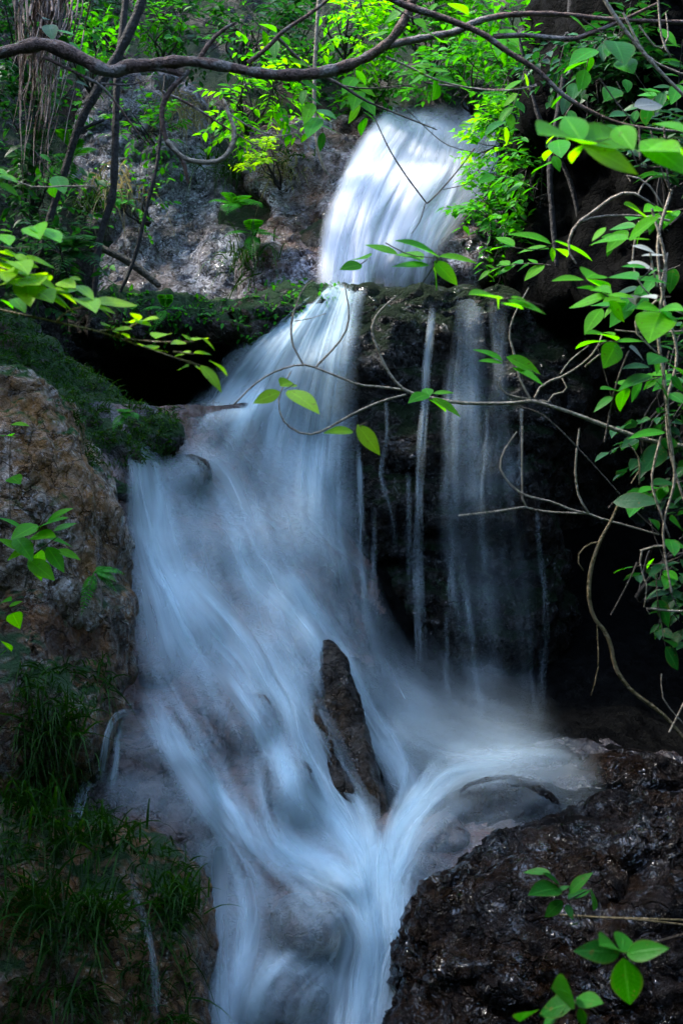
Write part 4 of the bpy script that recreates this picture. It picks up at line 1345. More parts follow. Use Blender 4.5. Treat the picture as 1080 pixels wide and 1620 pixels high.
near_wood('tangle of wiry stems rising from the fork of the bare vine',
          [([zb(210, 830), zb(150, 720), zb(120, 580), zb(90, 470), zb(120, 350), zb(200, 200)], [4, 4, 3, 2], 4.4),
           ([zb(235, 825), zb(250, 780), zb(320, 730), zb(400, 700), zb(520, 620), zb(590, 540), zb(620, 460)], [4, 4, 3, 2.5], 4.35),
           ([zb(260, 840), zb(310, 850), zb(350, 800), zb(420, 785), zb(390, 715)], [3.5, 3, 2], 4.4),
           ([zb(30, 730), zb(50, 785), zb(110, 815), zb(205, 832)], [3, 3, 3], 4.45),
           ([zb(380, 690), zb(440, 610), zb(540, 530)], [2.5, 2], 4.3),
           ([zb(520, 650), zb(620, 570), zb(740, 540)], [3, 2], 4.3)], M['twig'])
near_wood('looping bare stem low in front of the mossy boulder',
          [([zc(120, 10), zc(70, 80), zc(38, 150), zc(45, 225), zc(140, 325), zc(300, 370), zc(400, 410), zc(485, 430)], [2.5, 3, 4, 4, 4], 4.6),
           ([zc(485, 430), zc(550, 455), zc(680, 490), zc(845, 537)], [5, 4, 3], 4.6),
           ([zc(440, -10), zc(425, 120), zc(420, 230), zc(440, 350), zc(490, 430)], [3, 4, 4, 4], 4.6),
           ([zc(148, -20), zc(146, 200), zc(150, 360), zc(175, 400), zc(300, 422), zc(485, 430)], [3, 3, 3.5, 4], 4.62),
           ([zc(-180, 440), zc(0, 420), zc(80, 408), zc(165, 395)], [3, 4, 4], 4.62)], M['twig'])
near_wood('thick ochre vine curving down through the dark at right',
          [([zc(640, 380), zc(600, 470), zc(550, 560), zc(510, 670), zc(492, 760), zc(490, 880), zc(520, 970), zc(560, 1020), zc(600, 1100), zc(625, 1220), zc(700, 1330), zc(810, 1415), zc(880, 1470), zc(990, 1600)], [4, 6, 7, 7, 7, 6], 4.1),
           ([zc(550, 575), zc(490, 585), zc(440, 630), zc(435, 680), zc(460, 722)], [2.5, 2], 4.1),
           ([zc(530, 1000), zc(535, 1100), zc(535, 1230), zc(500, 1360)], [2, 2], 4.1)], M['vine'])
near_wood('slim stem crossing diagonally over the dark gap at right', [([zb(160, 880), zb(260, 910), zb(360, 990), zb(450, 1080), zc(590, 265), zc(700, 390), zc(890, 570)], [2.5, 3, 2.5, 2], 4.3)], M['twigdark'])
near_wood('two straight bare stems standing in the dark gap', [([zb(630, 1080), zb(655, 950), zb(680, 820), zb(720, 680), zb(770, 560)], [3, 3, 2.5], 4.3), ([zb(590, 530), zb(660, 780), zb(700, 920)], [1.6, 1.2], 4.3), ([zc(600, 950), zc(650, 860), zc(710, 740), zc(735, 680)], [2, 3], 4.3)], M['twigdark'])
near_wood('short hooked reddish stem under the bare vine at right', [([zc(690, 70), zc(720, 105), zc(747, 160), zc(746, 280)], [2.5, 3, 3], 4.2), ([zc(747, 210), zc(705, 275)], [2.5, 2], 4.2)], M['vine'])
near_wood('arching pale stems looping above the right hand leaves',
          [([za(470, 1070), za(430, 1000), za(435, 910), za(490, 830), za(560, 780), za(700, 680), za(790, 668), za(840, 690), za(920, 740)], [3, 4, 5, 5, 4, 2.5], 3.9),
           ([za(490, 832), za(600, 802), za(800, 795), za(1000, 825)], [4, 4, 4], 3.9),
           ([za(780, 600), za(740, 595), za(760, 568), za(820, 580), za(900, 640), za(965, 750)], [2, 3, 3, 2.5], 3.9),
           ([za(820, 680), za(850, 620), za(900, 575)], [2.5, 2], 3.9)], M['twig'])
near_wood('upright pale vines twisting together along the right edge',
          [([(1030, 330), (1052, 420), (1040, 520), (1050, 600), (1058, 680), (1066, 760), (1048, 840), (1062, 940)], [5, 6, 6, 5, 4, 3], 3.7),
           ([(1062, 300), (1040, 380), (1048, 470), (1070, 560), (1054, 640), (1060, 720), (1084, 800)], [5, 5, 5, 4], 3.75),
           ([(1045, 690), (1030, 760), (1044, 810), (1058, 850)], [4, 4, 3], 3.7),
           ([zb(890, 0), zb(940, 210), zb(990, 0)], [4, 4, 3], 3.7),
           ([zb(930, 270), zb(800, 420), zb(940, 580)], [4, 4, 3], 3.7),
           ([zb(690, 440), zb(860, 455), zb(1080, 445)], [3, 3, 3], 3.8),
           ([(1010, 350), (1000, 420), (1030, 470), (1086, 500)], [3, 3, 2], 3.8)], M['twig'])
near_wood('bare side stem reaching in from the right edge low down', [([zc(990, 930), zc(900, 928), zc(775, 915), zc(800, 945)], [4, 4, 2], 3.8), ([zc(760, 620), zc(750, 700), zc(785, 800), zc(770, 910)], [3, 3, 2], 3.8), ([zc(750, 620), zc(820, 600), zc(900, 590)], [3, 3], 3.8), ([zc(900, 1550), zc(985, 1380)], [3, 3], 3.8), ([zc(860, 1250), zc(870, 1380), zc(985, 1520)], [2, 2], 3.8)], M['twig'])
near_wood('fine dark vines hanging over the blurred leaves at right', [([za(830, 290), za(835, 480)], [4, 4], 3.4), ([za(970, 260), za(985, 520), za(1000, 640)], [4, 3], 3.4), ([za(895, 310), za(945, 500), za(1020, 700)], [3, 2], 3.4), ([za(600, 10), za(700, 150), za(800, 270)], [2.5, 2], 3.6), ([za(560, 360), za(700, 345), za(780, 420), za(830, 510), za(1080, 520)], [2.5, 2], 3.4)], M['twigdark'])

# ------------------------------------------------------------------ foreground leaves
sprig('yellow green leafy branch reaching in from the left edge', 3.0,
      [(940, 940, 1028, 985), (900, 960, 1000, 1055), (880, 970, 985, 1010), (850, 965, 798, 975, 1.3), (860, 900, 775, 912, 1.1), (870, 905, 950, 900, 1.3), (910, 840, 978, 885), (870, 850, 930, 825, 1.2), (860, 850, 820, 818, 1.2), (835, 858, 775, 852, 1.3),
       (700, 840, 760, 800, 1.3), (700, 850, 750, 858), (690, 890, 640, 840, 1.1), (690, 895, 757, 890, 1.3), (640, 760, 707, 740), (620, 760, 600, 712, 1.2), (610, 760, 680, 775), (510, 790, 465, 770, 1.2), (515, 800, 592, 790, 1.2), (510, 810, 585, 822, 1.2), (600, 770, 570, 755, 1.2),
       (430, 680, 620, 672), (420, 690, 520, 720), (430, 690, 510, 740), (345, 600, 420, 655), (350, 660, 430, 680), (255, 640, 350, 610), (220, 640, 345, 705, 1.3), (200, 650, 300, 690, 1.2), (240, 620, 345, 655, 1.2), (140, 560, 260, 605, 1.3), (110, 540, 200, 650, 1.2), (120, 560, 130, 672, 1.2), (110, 470, 255, 505),
       (20, 440, 115, 482, 1.2), (0, 480, 130, 525, 1.3), (0, 545, 90, 595, 1.3), (0, 600, 70, 570, 1.2), (50, 570, 110, 560, 1.2), (20, 500, 120, 560, 1.3), (-40, 500, 60, 540, 1.4), (-30, 450, 60, 445, 1.2), (60, 600, 150, 610, 1.3), (150, 600, 220, 640, 1.3)]
      + [(x, y, x + 55 * c_, y + 26 * s_, 1.35) for x, y, c_, s_ in zip(rng.uniform(-20, 330, 26), 0 * rng.random(26) + 560, rng.uniform(.6, 1.3, 26), rng.uniform(-.5, 1.2, 26)) for y in [500 + .45 * x + rng.normal(0, 38)]],
      [[(-40, 700), (0, 710), (250, 765), (450, 810), (650, 880), (800, 930), (880, 960)], [(255, 765), (300, 720), (380, 695), (440, 690)], [(520, 830), (600, 780), (640, 760)], [(450, 805), (510, 800), (580, 810)], [(560, 840), (700, 855), (870, 855)], [(-30, 510), (60, 540), (140, 580), (230, 640)], [(800, 930), (900, 960)], [(780, 900), (870, 910)]],
      'lf_yellow', z5, stem_mat='vine', w=4)
sprig('few pale green leaves on a thin stem at the left edge', 3.1, [(160, 340, 270, 385, 1.1), (150, 335, 175, 375), (0, 355, 55, 350), (0, 370, 45, 388), (60, 660, 110, 700, 1.3), (0, 665, 60, 690, 1.2)], [[(-30, 420), (60, 435), (130, 428)], [(100, 395), (160, 360)]], 'lf_bright', z5, w=3)
sprig('pair of bright leaves at the left edge on a bare twig', 3.6, [(-20, 105, 80, 130, 1.3), (-10, 140, 85, 195, 1.3), (-40, 90, 30, 85)], [[(-30, 150), (40, 115), (80, 135), (160, 160), (280, 155), (410, 155)]], 'lf_bright', z5, stem_mat='twig', w=4)
sprig('dim green leaves on twig over the dark trunk at left', 5.0, [(240, 70, 220, 130, 1.5, .8), (250, 110, 290, 180, 1.5, .8), (245, 140, 240, 195, 1.5, .8), (170, 70, 180, 130, 1.4, .7), (180, 10, 230, 40), (190, 100, 150, 130, 1.3, .7)], [[(160, 0), (200, 60), (240, 110)]], 'lf_mid', z5)
sprig('lobed bright leaves hanging before the upper fall', 3.6,
      [(735, 97, 605, 28, 1.0), (685, 105, 590, 72), (600, 88, 498, 45, .8), (735, 95, 862, 112, .9), (720, 110, 795, 185, 1.5, .8), (705, 125, 585, 115, .9), (715, 130, 738, 200, 1.3, .7), (690, 118, 640, 85)],
      [[(560, 50), (640, 90), (735, 100)], [(735, 100), (690, 170), (640, 240)]], 'lf_bright', z4, w=2.5)
sprig('small pair of leaves over the foot of the upper fall', 4.0, [(500, 102, 455, 85, 1.2), (482, 122, 418, 128, 1.4, .7)], [[(500, 104), (478, 120), (460, 118)]], 'lf_bright', z4, w=2)
sprig('blurred bright leaves over the right thin fall', 2.6, [(935, 235, 840, 208, .9), (960, 240, 1085, 272, 1.0), (925, 225, 935, 270, 1.5, .7), (970, 228, 1050, 245, .9), (940, 250, 1010, 262)], [[(940, 235), (985, 232), (1080, 258)]], 'lf_bright', z4, w=2.5)
sprig('curled dark edged leaves beside the right thin fall', 3.8, [(945, 440, 855, 388, .9), (945, 445, 870, 432, .8), (955, 425, 1070, 475, 1.2, .6), (975, 460, 1078, 505, .6)], [[(945, 440), (1000, 455), (1080, 490)]], 'lf_bright', z4, w=2.5)
sprig('three bright leaves at the tip of the bare vine', 3.7, [(215, 540, 128, 572, 1.6, .8), (215, 522, 268, 498, 1.3, .7), (238, 535, 336, 582, 1.0, .7)], [[(260, 515), (225, 535)]], 'lf_yellow', z4, w=2)
sprig('two yellow green leaves below the bowed vine', 3.7, [(455, 672, 365, 664, 1.0, .5), (467, 648, 540, 742, 1.3, .85)], [[(500, 640), (466, 655), (450, 672)]], 'lf_yellow', z4, w=2)
sprig('small cluster of leaves on the middle of the bare vine', 4.2, [(700, 548, 645, 555), (702, 555, 692, 520, 1.2), (715, 545, 780, 535), (712, 560, 806, 615, 1.0), (700, 565, 760, 590)], [[(660, 560), (700, 556)]], 'lf_bright', z4, w=2)
sprig('large blurred yellow green leaves at the upper right', 2.2,
      [(500, 385, 288, 280, 1.6, .7), (505, 375, 400, 195, 1.5, .8), (505, 395, 440, 480, 1.5, .8), (505, 375, 835, 300, 1.3, .8), (505, 400, 835, 525, 1.4, .7), (700, 290, 790, 400, 1.6, .9)],
      [[(500, 385), (560, 380), (700, 350)]], ['lf_yellow', 'lf_bright', 'lf_bright'], za, w=2)
sprig('large blurred green leaves at the right edge', 2.3, [(835, 370, 1100, 505, 1.0, .7), (845, 420, 1045, 390, .9, .7), (905, 275, 1110, 305, .9), (950, 360, 1090, 430, 1.2, .6)], [[(830, 380), (900, 360), (1090, 350)]], 'lf_bright', za, w=2)
sprig('wide drooping leaves under the pale arching stems', 3.4, [(770, 930, 545, 930, 1.2, .35), (770, 930, 925, 800, 1.4, .8), (770, 935, 885, 925, .9, .3), (740, 730, 915, 805, .8, .5), (640, 862, 560, 935, 1.4)], [[(770, 932), (830, 900), (900, 880)]], 'lf_bright', za, w=2)
sprig('row of bright leaves left of the arching stems', 4.0, [(330, 960, 105, 868, 1.0), (320, 985, 138, 982, 1.0), (330, 975, 345, 1055, 1.4, .7), (345, 940, 565, 1025, .9), (120, 972, 15, 908, 1.0), (110, 975, -20, 962, 1.0), (350, 985, 420, 1010)], [[(330, 965), (240, 990), (110, 975)], [(330, 960), (350, 940)]], 'lf_bright', za, w=2.5)
sprig('broad layered leaves right of the mossy boulder', 3.5, [(515, 155, 342, 140, 1.1), (530, 145, 610, 90, 1.4), (548, 150, 655, 188, 1.0), (655, 245, 430, 300, 1.5, .6), (640, 220, 480, 190, 1.2), (655, 240, 795, 240, 1.0), (655, 275, 752, 388, 1.4, .8), (560, 210, 660, 200, 1.2)], [[(655, 250), (600, 220), (530, 150)]], 'lf_bright', zb, w=2.5)
sprig('dim long leaves at right above the round leaf', 3.6, [(820, 150, 650, 110, 1.1), (840, 155, 1000, 160), (870, 85, 738, 60, .9), (880, 130, 930, 90, 1.2)], [[(830, 153), (880, 110), (900, 60)]], 'lf_mid', zb, w=2)
sprig('round bright heart leaf hanging by the right edge', 3.4, [(945, 338, 893, 460, 2.2, .95), (940, 320, 842, 285, 1.2, .6), (950, 322, 1065, 298, 1.0, .6), (960, 330, 1010, 350, 1.2)], [[(940, 260), (945, 330)]], 'lf_bright', zb, w=2)
sprig('grey undersides of two leaves near the round leaf', 3.5, [(930, 262, 788, 240, 1.2, .6), (770, 535, 862, 605, 1.1, .7), (790, 240, 810, 285, .8)], [[(940, 240), (930, 262)]], 'lf_grey', zb, w=2)
sprig('four leaves crossed like a star over the dark gap', 3.7, [(700, 500, 553, 412, 1.0), (640, 505, 472, 498, 1.0), (705, 508, 855, 488, 1.1), (700, 512, 640, 635, 1.5, .8), (690, 470, 620, 440, 1.0)], [[(700, 508), (640, 505), (600, 530)]], 'lf_bright', zb, w=2)
sprig('shaded leaves clustered on the twisting vines at right', 3.6, [(890, 652, 738, 638, 1.0), (950, 600, 915, 690, 1.3, .8), (960, 590, 900, 600, 1.3), (900, 700, 720, 745, 1.2), (920, 720, 1000, 830, 1.3), (1000, 640, 1090, 680, 1.3), (980, 1022, 790, 1018, .6), (1010, 700, 1080, 780, 1.5, .7), (1000, 800, 1090, 850, 1.5, .6)], [[(1000, 560), (980, 640), (960, 720), (990, 1000)]], ['lf_mid', 'lf_dark', 'lf_mid'], zb, w=2.5)
sprig('single big glossy dark leaf atop the ochre vine', 3.9, [(612, 372, 840, 348, 1.1, .75)], [[(590, 400), (612, 372)]], 'lf_gloss', zc, w=3)
sprig('dark oval leaf shaded behind the bare vine end', 4.3, [(870, 80, 770, 205, 1.5, .8), (880, 100, 920, 30, 1.2)], [[(900, 60), (870, 80)]], 'lf_dark', zc, w=2)
sprig('small leaf cluster half way down the right edge', 3.8, [(710, 705, 612, 712, 1.1), (800, 455, 850, 490, 1.2), (890, 570, 980, 600, 1.4, .7), (900, 560, 930, 630, 1.4, .8), (820, 660, 780, 700, 1.2), (860, 690, 800, 740, 1.2), (880, 680, 945, 700, 1.4), (870, 720, 940, 760, 1.4), (900, 750, 890, 790, 1.3), (900, 460, 985, 500, 1.3, .7)], [[(970, 640), (880, 680), (720, 700)], [(880, 680), (830, 560), (800, 460)]], ['lf_mid', 'lf_bright', 'lf_dark'], zc, w=2)
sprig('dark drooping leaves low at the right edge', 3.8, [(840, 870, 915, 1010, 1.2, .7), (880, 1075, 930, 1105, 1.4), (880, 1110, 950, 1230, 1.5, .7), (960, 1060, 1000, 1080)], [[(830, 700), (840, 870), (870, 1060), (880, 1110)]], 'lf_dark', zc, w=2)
sprig('withered pale grey leaf caught in the upper right gap', 4.0, [(800, 175, 975, 145, 1.2, .8)], [[(790, 150), (800, 175)]], 'lf_grey', za, w=2)
sprig('two small dim leaves in the upper right gap', 5.2, [(740, 115, 640, 108, 1.3), (755, 20, 768, 80, 2.0, .9), (880, 90, 960, 70, 1.2), (860, 80, 1020, 110, 1.0)], [[(700, 30), (740, 110)]], 'lf_mid', za, w=2)
sprig('thin grey leaf lying flat near the arching stems', 3.7, [(790, 968, 915, 992, .8, .6), (840, 1025, 990, 1010, .3), (760, 1065, 905, 1085, .9)], [[(780, 960), (790, 968)]], 'lf_grey', za, w=1.5)
sprig('trefoil of bright leaves dangling under the top branch', 4.8, [(265, 225, 182, 228, 1.2), (270, 235, 210, 262, 1.4, .7), (275, 225, 340, 218, 1.3), (300, 255, 300, 310, 1.9, .8), (290, 245, 425, 282, .8), (280, 215, 230, 195, 1.2)], [[(140, 180), (200, 205), (270, 240), (330, 262), (430, 282), (520, 286), (618, 272)]], 'lf_bright', z2, stem_mat='twig', w=4)
sprig('round bright leaves on the forked branch at top', 4.8, [(200, 30, 130, 62, 1.6, .8), (230, 60, 268, 86, 1.5, .8), (265, 100, 318, 110, 2.0, .9), (340, 10, 400, 40, 1.5), (300, 10, 280, 30, 1.7), (150, 100, 85, 118, 1.3)], [[(160, 20), (220, 55), (290, 90)], [(220, 55), (330, 12)]], 'lf_bright', z2, w=3)
sprig('green leaves fluttering above the black roof at top right', 4.6, [(720, 50, 780, 90, 1.4), (860, 130, 900, 170, 1.8, .8), (850, 150, 840, 170, 1.5), (880, 190, 920, 220, 1.8, .9), (870, 280, 840, 300, 1.3), (1000, 90, 1060, 130), (940, 280, 990, 300)], [[(760, 60), (860, 140), (960, 280)]], ['lf_mid', 'lf_shade', 'lf_bright'], z2, w=2)
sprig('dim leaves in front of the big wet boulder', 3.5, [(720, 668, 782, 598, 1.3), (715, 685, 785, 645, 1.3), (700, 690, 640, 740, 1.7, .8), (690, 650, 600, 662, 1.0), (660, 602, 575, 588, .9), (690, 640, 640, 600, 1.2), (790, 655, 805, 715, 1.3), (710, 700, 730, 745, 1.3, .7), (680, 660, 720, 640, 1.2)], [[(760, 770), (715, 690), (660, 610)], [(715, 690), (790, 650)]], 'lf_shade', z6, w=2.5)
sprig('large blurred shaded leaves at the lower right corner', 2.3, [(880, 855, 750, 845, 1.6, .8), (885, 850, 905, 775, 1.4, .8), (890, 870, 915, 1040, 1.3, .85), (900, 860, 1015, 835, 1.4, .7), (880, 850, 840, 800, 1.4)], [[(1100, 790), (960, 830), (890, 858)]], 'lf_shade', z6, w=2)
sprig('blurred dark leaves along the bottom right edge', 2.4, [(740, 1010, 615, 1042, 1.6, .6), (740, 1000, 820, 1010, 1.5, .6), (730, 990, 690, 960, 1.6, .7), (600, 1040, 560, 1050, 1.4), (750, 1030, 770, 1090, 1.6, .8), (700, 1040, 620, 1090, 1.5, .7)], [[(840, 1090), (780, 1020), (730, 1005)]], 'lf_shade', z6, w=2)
near_wood('pair of dry stalks crossing the big wet boulder', [([z6(690, 735), z6(800, 742), z6(920, 748), z6(1100, 768)], [4, 3, 3], 3.6), ([z6(720, 742), z6(900, 745), z6(1100, 752)], [3, 3], 3.62)], M['vine'], 'stalk', 'stalk')

def auto_sprig(label, px, py, d, ang, L_, n, ll, mat, group, droop=.25):
    """a leafy stem in photo pixels: start, heading in degrees, length, leaves in pairs"""
    a = math.radians(ang)
    pts = [(px, py)]
    for k in range(1, 6):
        pts.append((px + L_ * k / 5 * math.cos(a) + rng.normal(0, 3), py - L_ * k / 5 * math.sin(a) + droop * L_ * (k / 5) ** 2))
    st = cr(pts, n + 1)
    lv = []
    for k in range(1, n + 1):
        th = a + (1 if k % 2 else -1) * rng.uniform(.4, 1.1)
        l = ll * rng.uniform(.65, 1.2)
        lv.append((st[k, 0], st[k, 1], st[k, 0] + l * math.cos(th), st[k, 1] - l * math.sin(th) * .6 + l * .25, rng.uniform(1, 1.6), rng.uniform(.3, .75)))
    return sprig(label, d, lv, [pts], mat, group=group, w=2.2)


RS = 'leafy sprays hanging over the dark gap at right'
for row in [
    ('spray of dim leaves at right below the blurred leaves', 1085, 330, 4.4, 190, 120, 9, 42, ['lf_mid', 'lf_bright']),
    ('spray of leaves reaching left from the vines above the star leaves', 1060, 470, 4.2, 175, 110, 9, 40, ['lf_bright', 'lf_mid']),
    ('drooping spray of shaded leaves behind the round heart leaf', 1075, 420, 4.8, 200, 110, 10, 38, ['lf_mid', 'lf_dark']),
    ('spray of leaves between the star leaves and the bare vine', 1080, 590, 4.3, 185, 110, 9, 42, ['lf_mid', 'lf_bright']),
    ('upper right spray of leaves in front of the black roof', 1085, 130, 5.0, 200, 120, 10, 36, ['lf_mid', 'lf_dark']),
    ('spray of leaves hanging from the long thin branch', 905, 165, 5.0, 245, 80, 8, 34, ['lf_mid', 'lf_bright']),
    ('second spray of leaves hanging from the long thin branch nearer the fall', 830, 105, 5.2, 250, 80, 9, 32, ['lf_mid', 'lf_bright']),
    ('spray of leaves under the upper right forked twig', 960, 60, 5.4, 230, 90, 9, 34, ['lf_mid', 'lf_dark']),
    ('spray of small leaves on the bank right of the fall crest', 850, 300, 7.0, 150, 90, 10, 28, ['lf_mid', 'lf_bright']),
    ('spray of leaves over the right end of the boulder top', 870, 420, 6.0, 170, 100, 9, 34, ['lf_mid', 'lf_bright']),
    ('low spray of dark leaves at the right edge by the side stem', 1085, 760, 4.2, 190, 80, 8, 36, ['lf_dark', 'lf_mid']),
    ('spray of bright leaves under the middle of the bowed branch', 470, 120, 5.6, 300, 80, 8, 30, ['lf_bright', 'lf_mid']),
    ('spray of leaves hanging left of the crest of the upper fall', 560, 100, 5.8, 280, 70, 8, 32, ['lf_bright', 'lf_mid']),
    ('spray of leaves above the bowed branch at top centre', 400, 30, 5.6, 320, 90, 9, 30, ['lf_mid', 'lf_bright']),
    ('spray of leaves at the top left over the roots', 60, 20, 6.0, 320, 100, 9, 30, ['lf_dark', 'lf_mid']),
    ('spray of leaves at the very top right of centre', 760, 0, 5.4, 300, 80, 9, 34, ['lf_bright', 'lf_mid'])]:
    auto_sprig(*row, RS if row[1] > 800 else 'leafy sprays under the top branches')

# ------------------------------------------------------------------ plants on the left bank
sprig('leafy green plant sprouting from the left bank rock', 5.1, [(60, 830, 20, 850, 1.2), (60, 835, 105, 815, 1.1), (70, 850, 118, 860, 1.0), (55, 860, 10, 880, 1.2), (75, 865, 100, 900, 1.3), (60, 870, 60, 910, 1.2), (40, 840, 5, 815), (85, 840, 120, 825, 1.1), (50, 850, 85, 845, 1.2), (30, 870, 0, 850, 1.3), (45, 885, 85, 915, 1.3), (90, 870, 125, 880), (75, 825, 110, 800, 1.1), (25, 850, 50, 880, 1.2)], [[(40, 930), (50, 880), (60, 840), (80, 810)], [(50, 880), (90, 850)]], ['lf_mid', 'lf_bright'], w=3)
sprig('tiny seedling with two leaves against the bare left rock', 5.6, [(17, 672, 45, 670), (15, 690, 25, 690, 1.4), (17, 755, 30, 760, 1.4, .8), (17, 690, 5, 685, 1.2)], [[(17, 840), (16, 760), (17, 690), (18, 670)]], 'lf_bright', w=1.5)
sprig('little leaves clinging at the left edge below the slab', 5.0, [(15, 960, 35, 950, 1.4), (20, 970, 28, 985, 1.4), (0, 955, 15, 945, 1.4), (5, 1015, 20, 1025, 1.5), (10, 1030, -5, 1040, 1.5)], [[(0, 1000), (15, 965)]], 'lf_bright', w=2)
fern('fern sprig on the rim of the left bank rock', 150, 905, 5.95, 5, .14, out=(.6, -.4, .3))
fern('fern growing in the dark cleft beside the upper rock', 372, 330, 9.3, 7, .3)
fern('drooping fern low in the cleft beside the upper rock', 400, 372, 9.2, 5, .28)
fern('fern by the tree roots in the upper left shade', 115, 255, 8.6, 6, .34)
fern('fern on the ledge by the start of the cascade', 200, 655, 7.0, 5, .15)
fern('fern on the shaded slope above the mossy shoulder', 110, 400, 8.3, 8, .45, mat='lf_dark')

# ------------------------------------------------------------------ background shrubs and undergrowth
BG = 'shrubs around the upper fall'
SHR = [
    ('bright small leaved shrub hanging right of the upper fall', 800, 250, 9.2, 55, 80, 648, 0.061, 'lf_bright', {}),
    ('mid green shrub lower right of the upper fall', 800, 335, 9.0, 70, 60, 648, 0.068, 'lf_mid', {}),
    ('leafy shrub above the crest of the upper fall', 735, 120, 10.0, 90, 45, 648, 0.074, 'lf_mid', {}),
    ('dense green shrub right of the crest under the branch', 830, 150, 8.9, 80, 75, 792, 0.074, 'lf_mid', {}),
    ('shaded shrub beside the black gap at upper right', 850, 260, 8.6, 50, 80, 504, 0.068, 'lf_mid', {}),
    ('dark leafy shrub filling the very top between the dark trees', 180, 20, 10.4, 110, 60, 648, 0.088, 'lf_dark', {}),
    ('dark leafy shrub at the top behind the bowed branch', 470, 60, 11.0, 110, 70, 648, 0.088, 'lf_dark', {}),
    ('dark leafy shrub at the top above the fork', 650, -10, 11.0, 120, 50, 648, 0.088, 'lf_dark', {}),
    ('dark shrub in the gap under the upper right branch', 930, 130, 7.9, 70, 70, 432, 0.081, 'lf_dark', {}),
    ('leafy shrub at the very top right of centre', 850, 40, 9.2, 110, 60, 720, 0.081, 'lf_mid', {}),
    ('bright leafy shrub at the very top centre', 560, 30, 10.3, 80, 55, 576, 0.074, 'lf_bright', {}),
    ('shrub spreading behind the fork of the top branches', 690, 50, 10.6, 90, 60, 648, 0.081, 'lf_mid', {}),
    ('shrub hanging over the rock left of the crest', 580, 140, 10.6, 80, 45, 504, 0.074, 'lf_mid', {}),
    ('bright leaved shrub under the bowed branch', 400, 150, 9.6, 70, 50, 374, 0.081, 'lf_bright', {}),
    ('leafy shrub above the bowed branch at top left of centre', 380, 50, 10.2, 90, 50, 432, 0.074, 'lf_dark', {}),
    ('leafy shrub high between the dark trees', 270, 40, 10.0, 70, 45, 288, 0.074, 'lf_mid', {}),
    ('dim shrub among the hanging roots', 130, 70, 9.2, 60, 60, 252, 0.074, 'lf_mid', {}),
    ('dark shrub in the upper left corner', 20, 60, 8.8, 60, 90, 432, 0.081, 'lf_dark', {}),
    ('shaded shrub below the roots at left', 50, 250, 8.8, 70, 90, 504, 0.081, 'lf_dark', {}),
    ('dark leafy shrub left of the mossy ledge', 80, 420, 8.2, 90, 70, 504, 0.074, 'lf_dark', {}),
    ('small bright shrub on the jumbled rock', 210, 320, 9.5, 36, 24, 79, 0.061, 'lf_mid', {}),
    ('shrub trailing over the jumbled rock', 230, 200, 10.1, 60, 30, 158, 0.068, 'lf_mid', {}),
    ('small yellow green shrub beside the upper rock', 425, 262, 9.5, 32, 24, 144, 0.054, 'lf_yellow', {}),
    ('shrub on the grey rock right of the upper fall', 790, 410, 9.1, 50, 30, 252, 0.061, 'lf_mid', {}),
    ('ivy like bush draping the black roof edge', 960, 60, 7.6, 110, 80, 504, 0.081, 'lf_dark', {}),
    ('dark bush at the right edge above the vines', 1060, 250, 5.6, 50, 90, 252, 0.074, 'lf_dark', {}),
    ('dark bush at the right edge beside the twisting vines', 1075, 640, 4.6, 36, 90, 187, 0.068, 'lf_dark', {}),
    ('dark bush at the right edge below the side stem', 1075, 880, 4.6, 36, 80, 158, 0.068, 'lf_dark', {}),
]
for lab, px, py, d, rx, ry, n, sz, mat, kw in SHR:
    shrub(lab, px, py, d, rx, ry, n, sz, mat, group=BG if py < 450 else None, **kw)

# low ground cover on the back slope
mb = MB()
n = 9000
px = rng.uniform(-150, 900, n)
py = rng.uniform(-150, 470, n)
g = fbm(np.c_[px / 70, py / 70, np.zeros(n)], 3)
keep = (g > .18) & ~((px > 185) & (px < 385) & (py > 300)) & ~((px > 390) & (px < 640) & (py > 190)) & ~((px > 520) & (px < 765) & (py > 175))
px, py = px[keep], py[keep]
O, d = surf(px, py)
keep = (d > 9.0) & (d < 14)
O = O[keep]
n = len(O)
put_leaves(mb, LT_SMALL, O + rng.normal(0, .04, (n, 3)) - np.array([0, .05, 0]), rng.normal(0, .6, (n, 3)) + np.array([0, -.6, -.1]), rng.normal(0, .35, (n, 3)) + np.array([0, -.3, 1.]), rng.uniform(.035, .08, n), 1.0)
o = mb.build('undergrowth', M['lf_mid'])
tag(o, 'patchy low leaves covering the slope above the falls', 'undergrowth', kind='stuff')

mb = MB()
n = 1500
px = rng.uniform(170, 560, n)
py = rng.uniform(440, 545, n)
O, d = surf(px, py)
k = (d > 8.2) & (d < 9.25) & (fbm(np.c_[px / 30, py / 30, 0 * px], 2) > -.1)
O = O[k]
n = len(O)
put_leaves(mb, LT_SMALL, O, rng.normal(0, .7, (n, 3)) + np.array([0, -.7, -.2]), rng.normal(0, .35, (n, 3)) + np.array([0, -.3, 1.]), rng.uniform(.02, .05, n), 1.0)
o = mb.build('ground_cover', M['lf_mid'])
tag(o, 'tiny creeping leaves on the moss topped ledge', 'ground cover', kind='stuff')
fern('fern drooping from the moss topped ledge', 262, 490, 8.4, 5, .18)

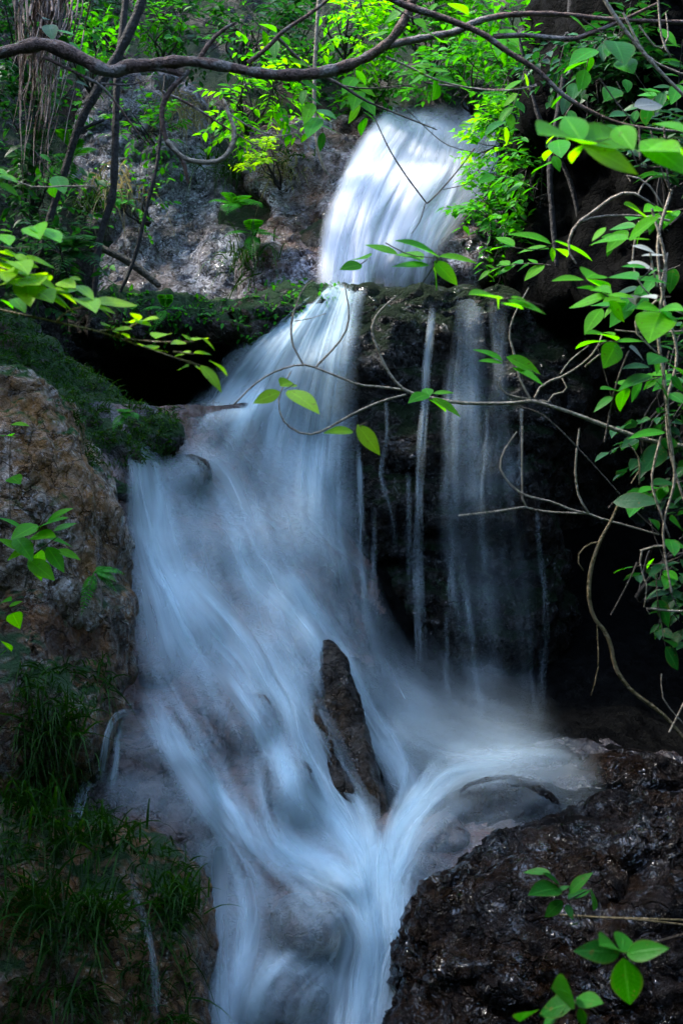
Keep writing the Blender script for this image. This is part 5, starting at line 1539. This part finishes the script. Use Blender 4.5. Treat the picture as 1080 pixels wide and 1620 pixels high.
# hanging grass on the upper rocks
HG = 'tufts of hanging grass on the upper rocks'
for lab, px, py, n, L_, mat in [
    ('pale hanging grass under the yellow shrub by the upper rock', 445, 275, 80, .30, 'drygrass'),
    ('green grass tuft on top of the upper rock', 455, 255, 60, .22, 'grass'),
    ('dry grass hanging from the jumbled rock under the curled twig', 300, 195, 80, .35, 'drygrass'),
    ('green grass hanging left of the dark cleft', 348, 270, 90, .40, 'grass'),
    ('dry grass above the pale pyramid rock', 280, 170, 80, .40, 'drygrass'),
    ('green grass at the foot of the upper rock', 395, 410, 80, .35, 'grass'),
    ('grass tuft on the shaded slope near the roots', 150, 330, 90, .35, 'grass'),
    ('wispy grass by the crest under the top branch', 420, 185, 70, .3, 'grass'),
    ('wispy dry grass on the rock face among the trees', 190, 300, 80, .35, 'drygrass')]:
    tuft(lab, px, py, n, L_, mat, sag=1.1, spread=.09, width=.009, group=HG)

# short grass on the mossy shoulder, and the dark grass of the lower left
def grass_cover(name, label, poly_fn, n, L_, width, sag, mat, lim, out=(0, -.5, .7), jit=.45, box=(0, 330, 1040, 1640)):
    px = rng.uniform(box[0], box[1], n)
    py = rng.uniform(box[2], box[3], n)
    k = poly_fn(px, py)
    px, py = px[k], py[k]
    O, d = surf(px, py, far=12)
    k = (d > lim[0]) & (d < lim[1])
    O = O[k]
    mb = MB()
    m_ = len(O)
    cl = fbm(O * 5, 2)[:, None]
    D = np.array(out) + rng.normal(0, jit, (m_, 3)) + cl * np.array([.9, 0, 0])
    blades(mb, O, D, L_ * rng.uniform(.4, 1.3, m_) * (1 + .5 * cl[:, 0]), width * rng.uniform(.6, 1.4, m_), sag * rng.uniform(.5, 1.4, m_))
    o = mb.build(name, M[mat])
    tag(o, label, 'grass', kind='stuff')


grass_cover('grass', 'short grass on the mossy shoulder above the left bank', lambda x, y: (y < 470 + .95 * x + 130) & (fbm(np.c_[x / 40, y / 40, 0 * x], 2) > -.35), 9000, .055, .005, .6, 'grass', (6.4, 7.8), jit=.8, box=(-20, 280, 490, 740))
grass_cover('grass', 'long dark grass hanging over the lower left bank', lambda x, y: ((x < 150 + 30 * np.sin(y / 40)) & (y < 1330) & (x > 30)) | ((y > 1290 + .25 * x) & (x < 310 - .1 * np.abs(y - 1480)) & (y < 1640) & (fbm(np.c_[x / 50, y / 50, 0 * x], 2) > .05)), 5200, .15, .006, 1.0, 'grass', (4.6, 6.4), jit=.65, box=(-10, 330, 1050, 1640))
GT = 'long grass tufts on the lower left bank'
for lab, px, py, n, L_ in [
    ('spiky grass tuft standing up beside the pinkish ledge', 105, 1340, 70, .34),
    ('grass tuft with upright blades near the thin spout', 165, 1330, 70, .32),
    ('bright grass tuft under the brown bank rock', 90, 1150, 120, .26),
    ('small upright grass tuft on the brown rock rim', 222, 1350, 60, .22),
    ('bushy grass tuft at the brown rock corner', 270, 1430, 120, .24),
    ('drooping grass tuft low at the left edge', 60, 1440, 120, .36),
    ('grass tuft hanging at the lower left edge', 40, 1290, 110, .32),
    ('grass tuft drooping by the thin white spout', 150, 1460, 110, .34)]:
    tuft(lab, px, py, n, L_, 'grass', sag=.75, spread=.06, width=.008, group=GT, out=(.05, -.45, .85), jitter=.42)
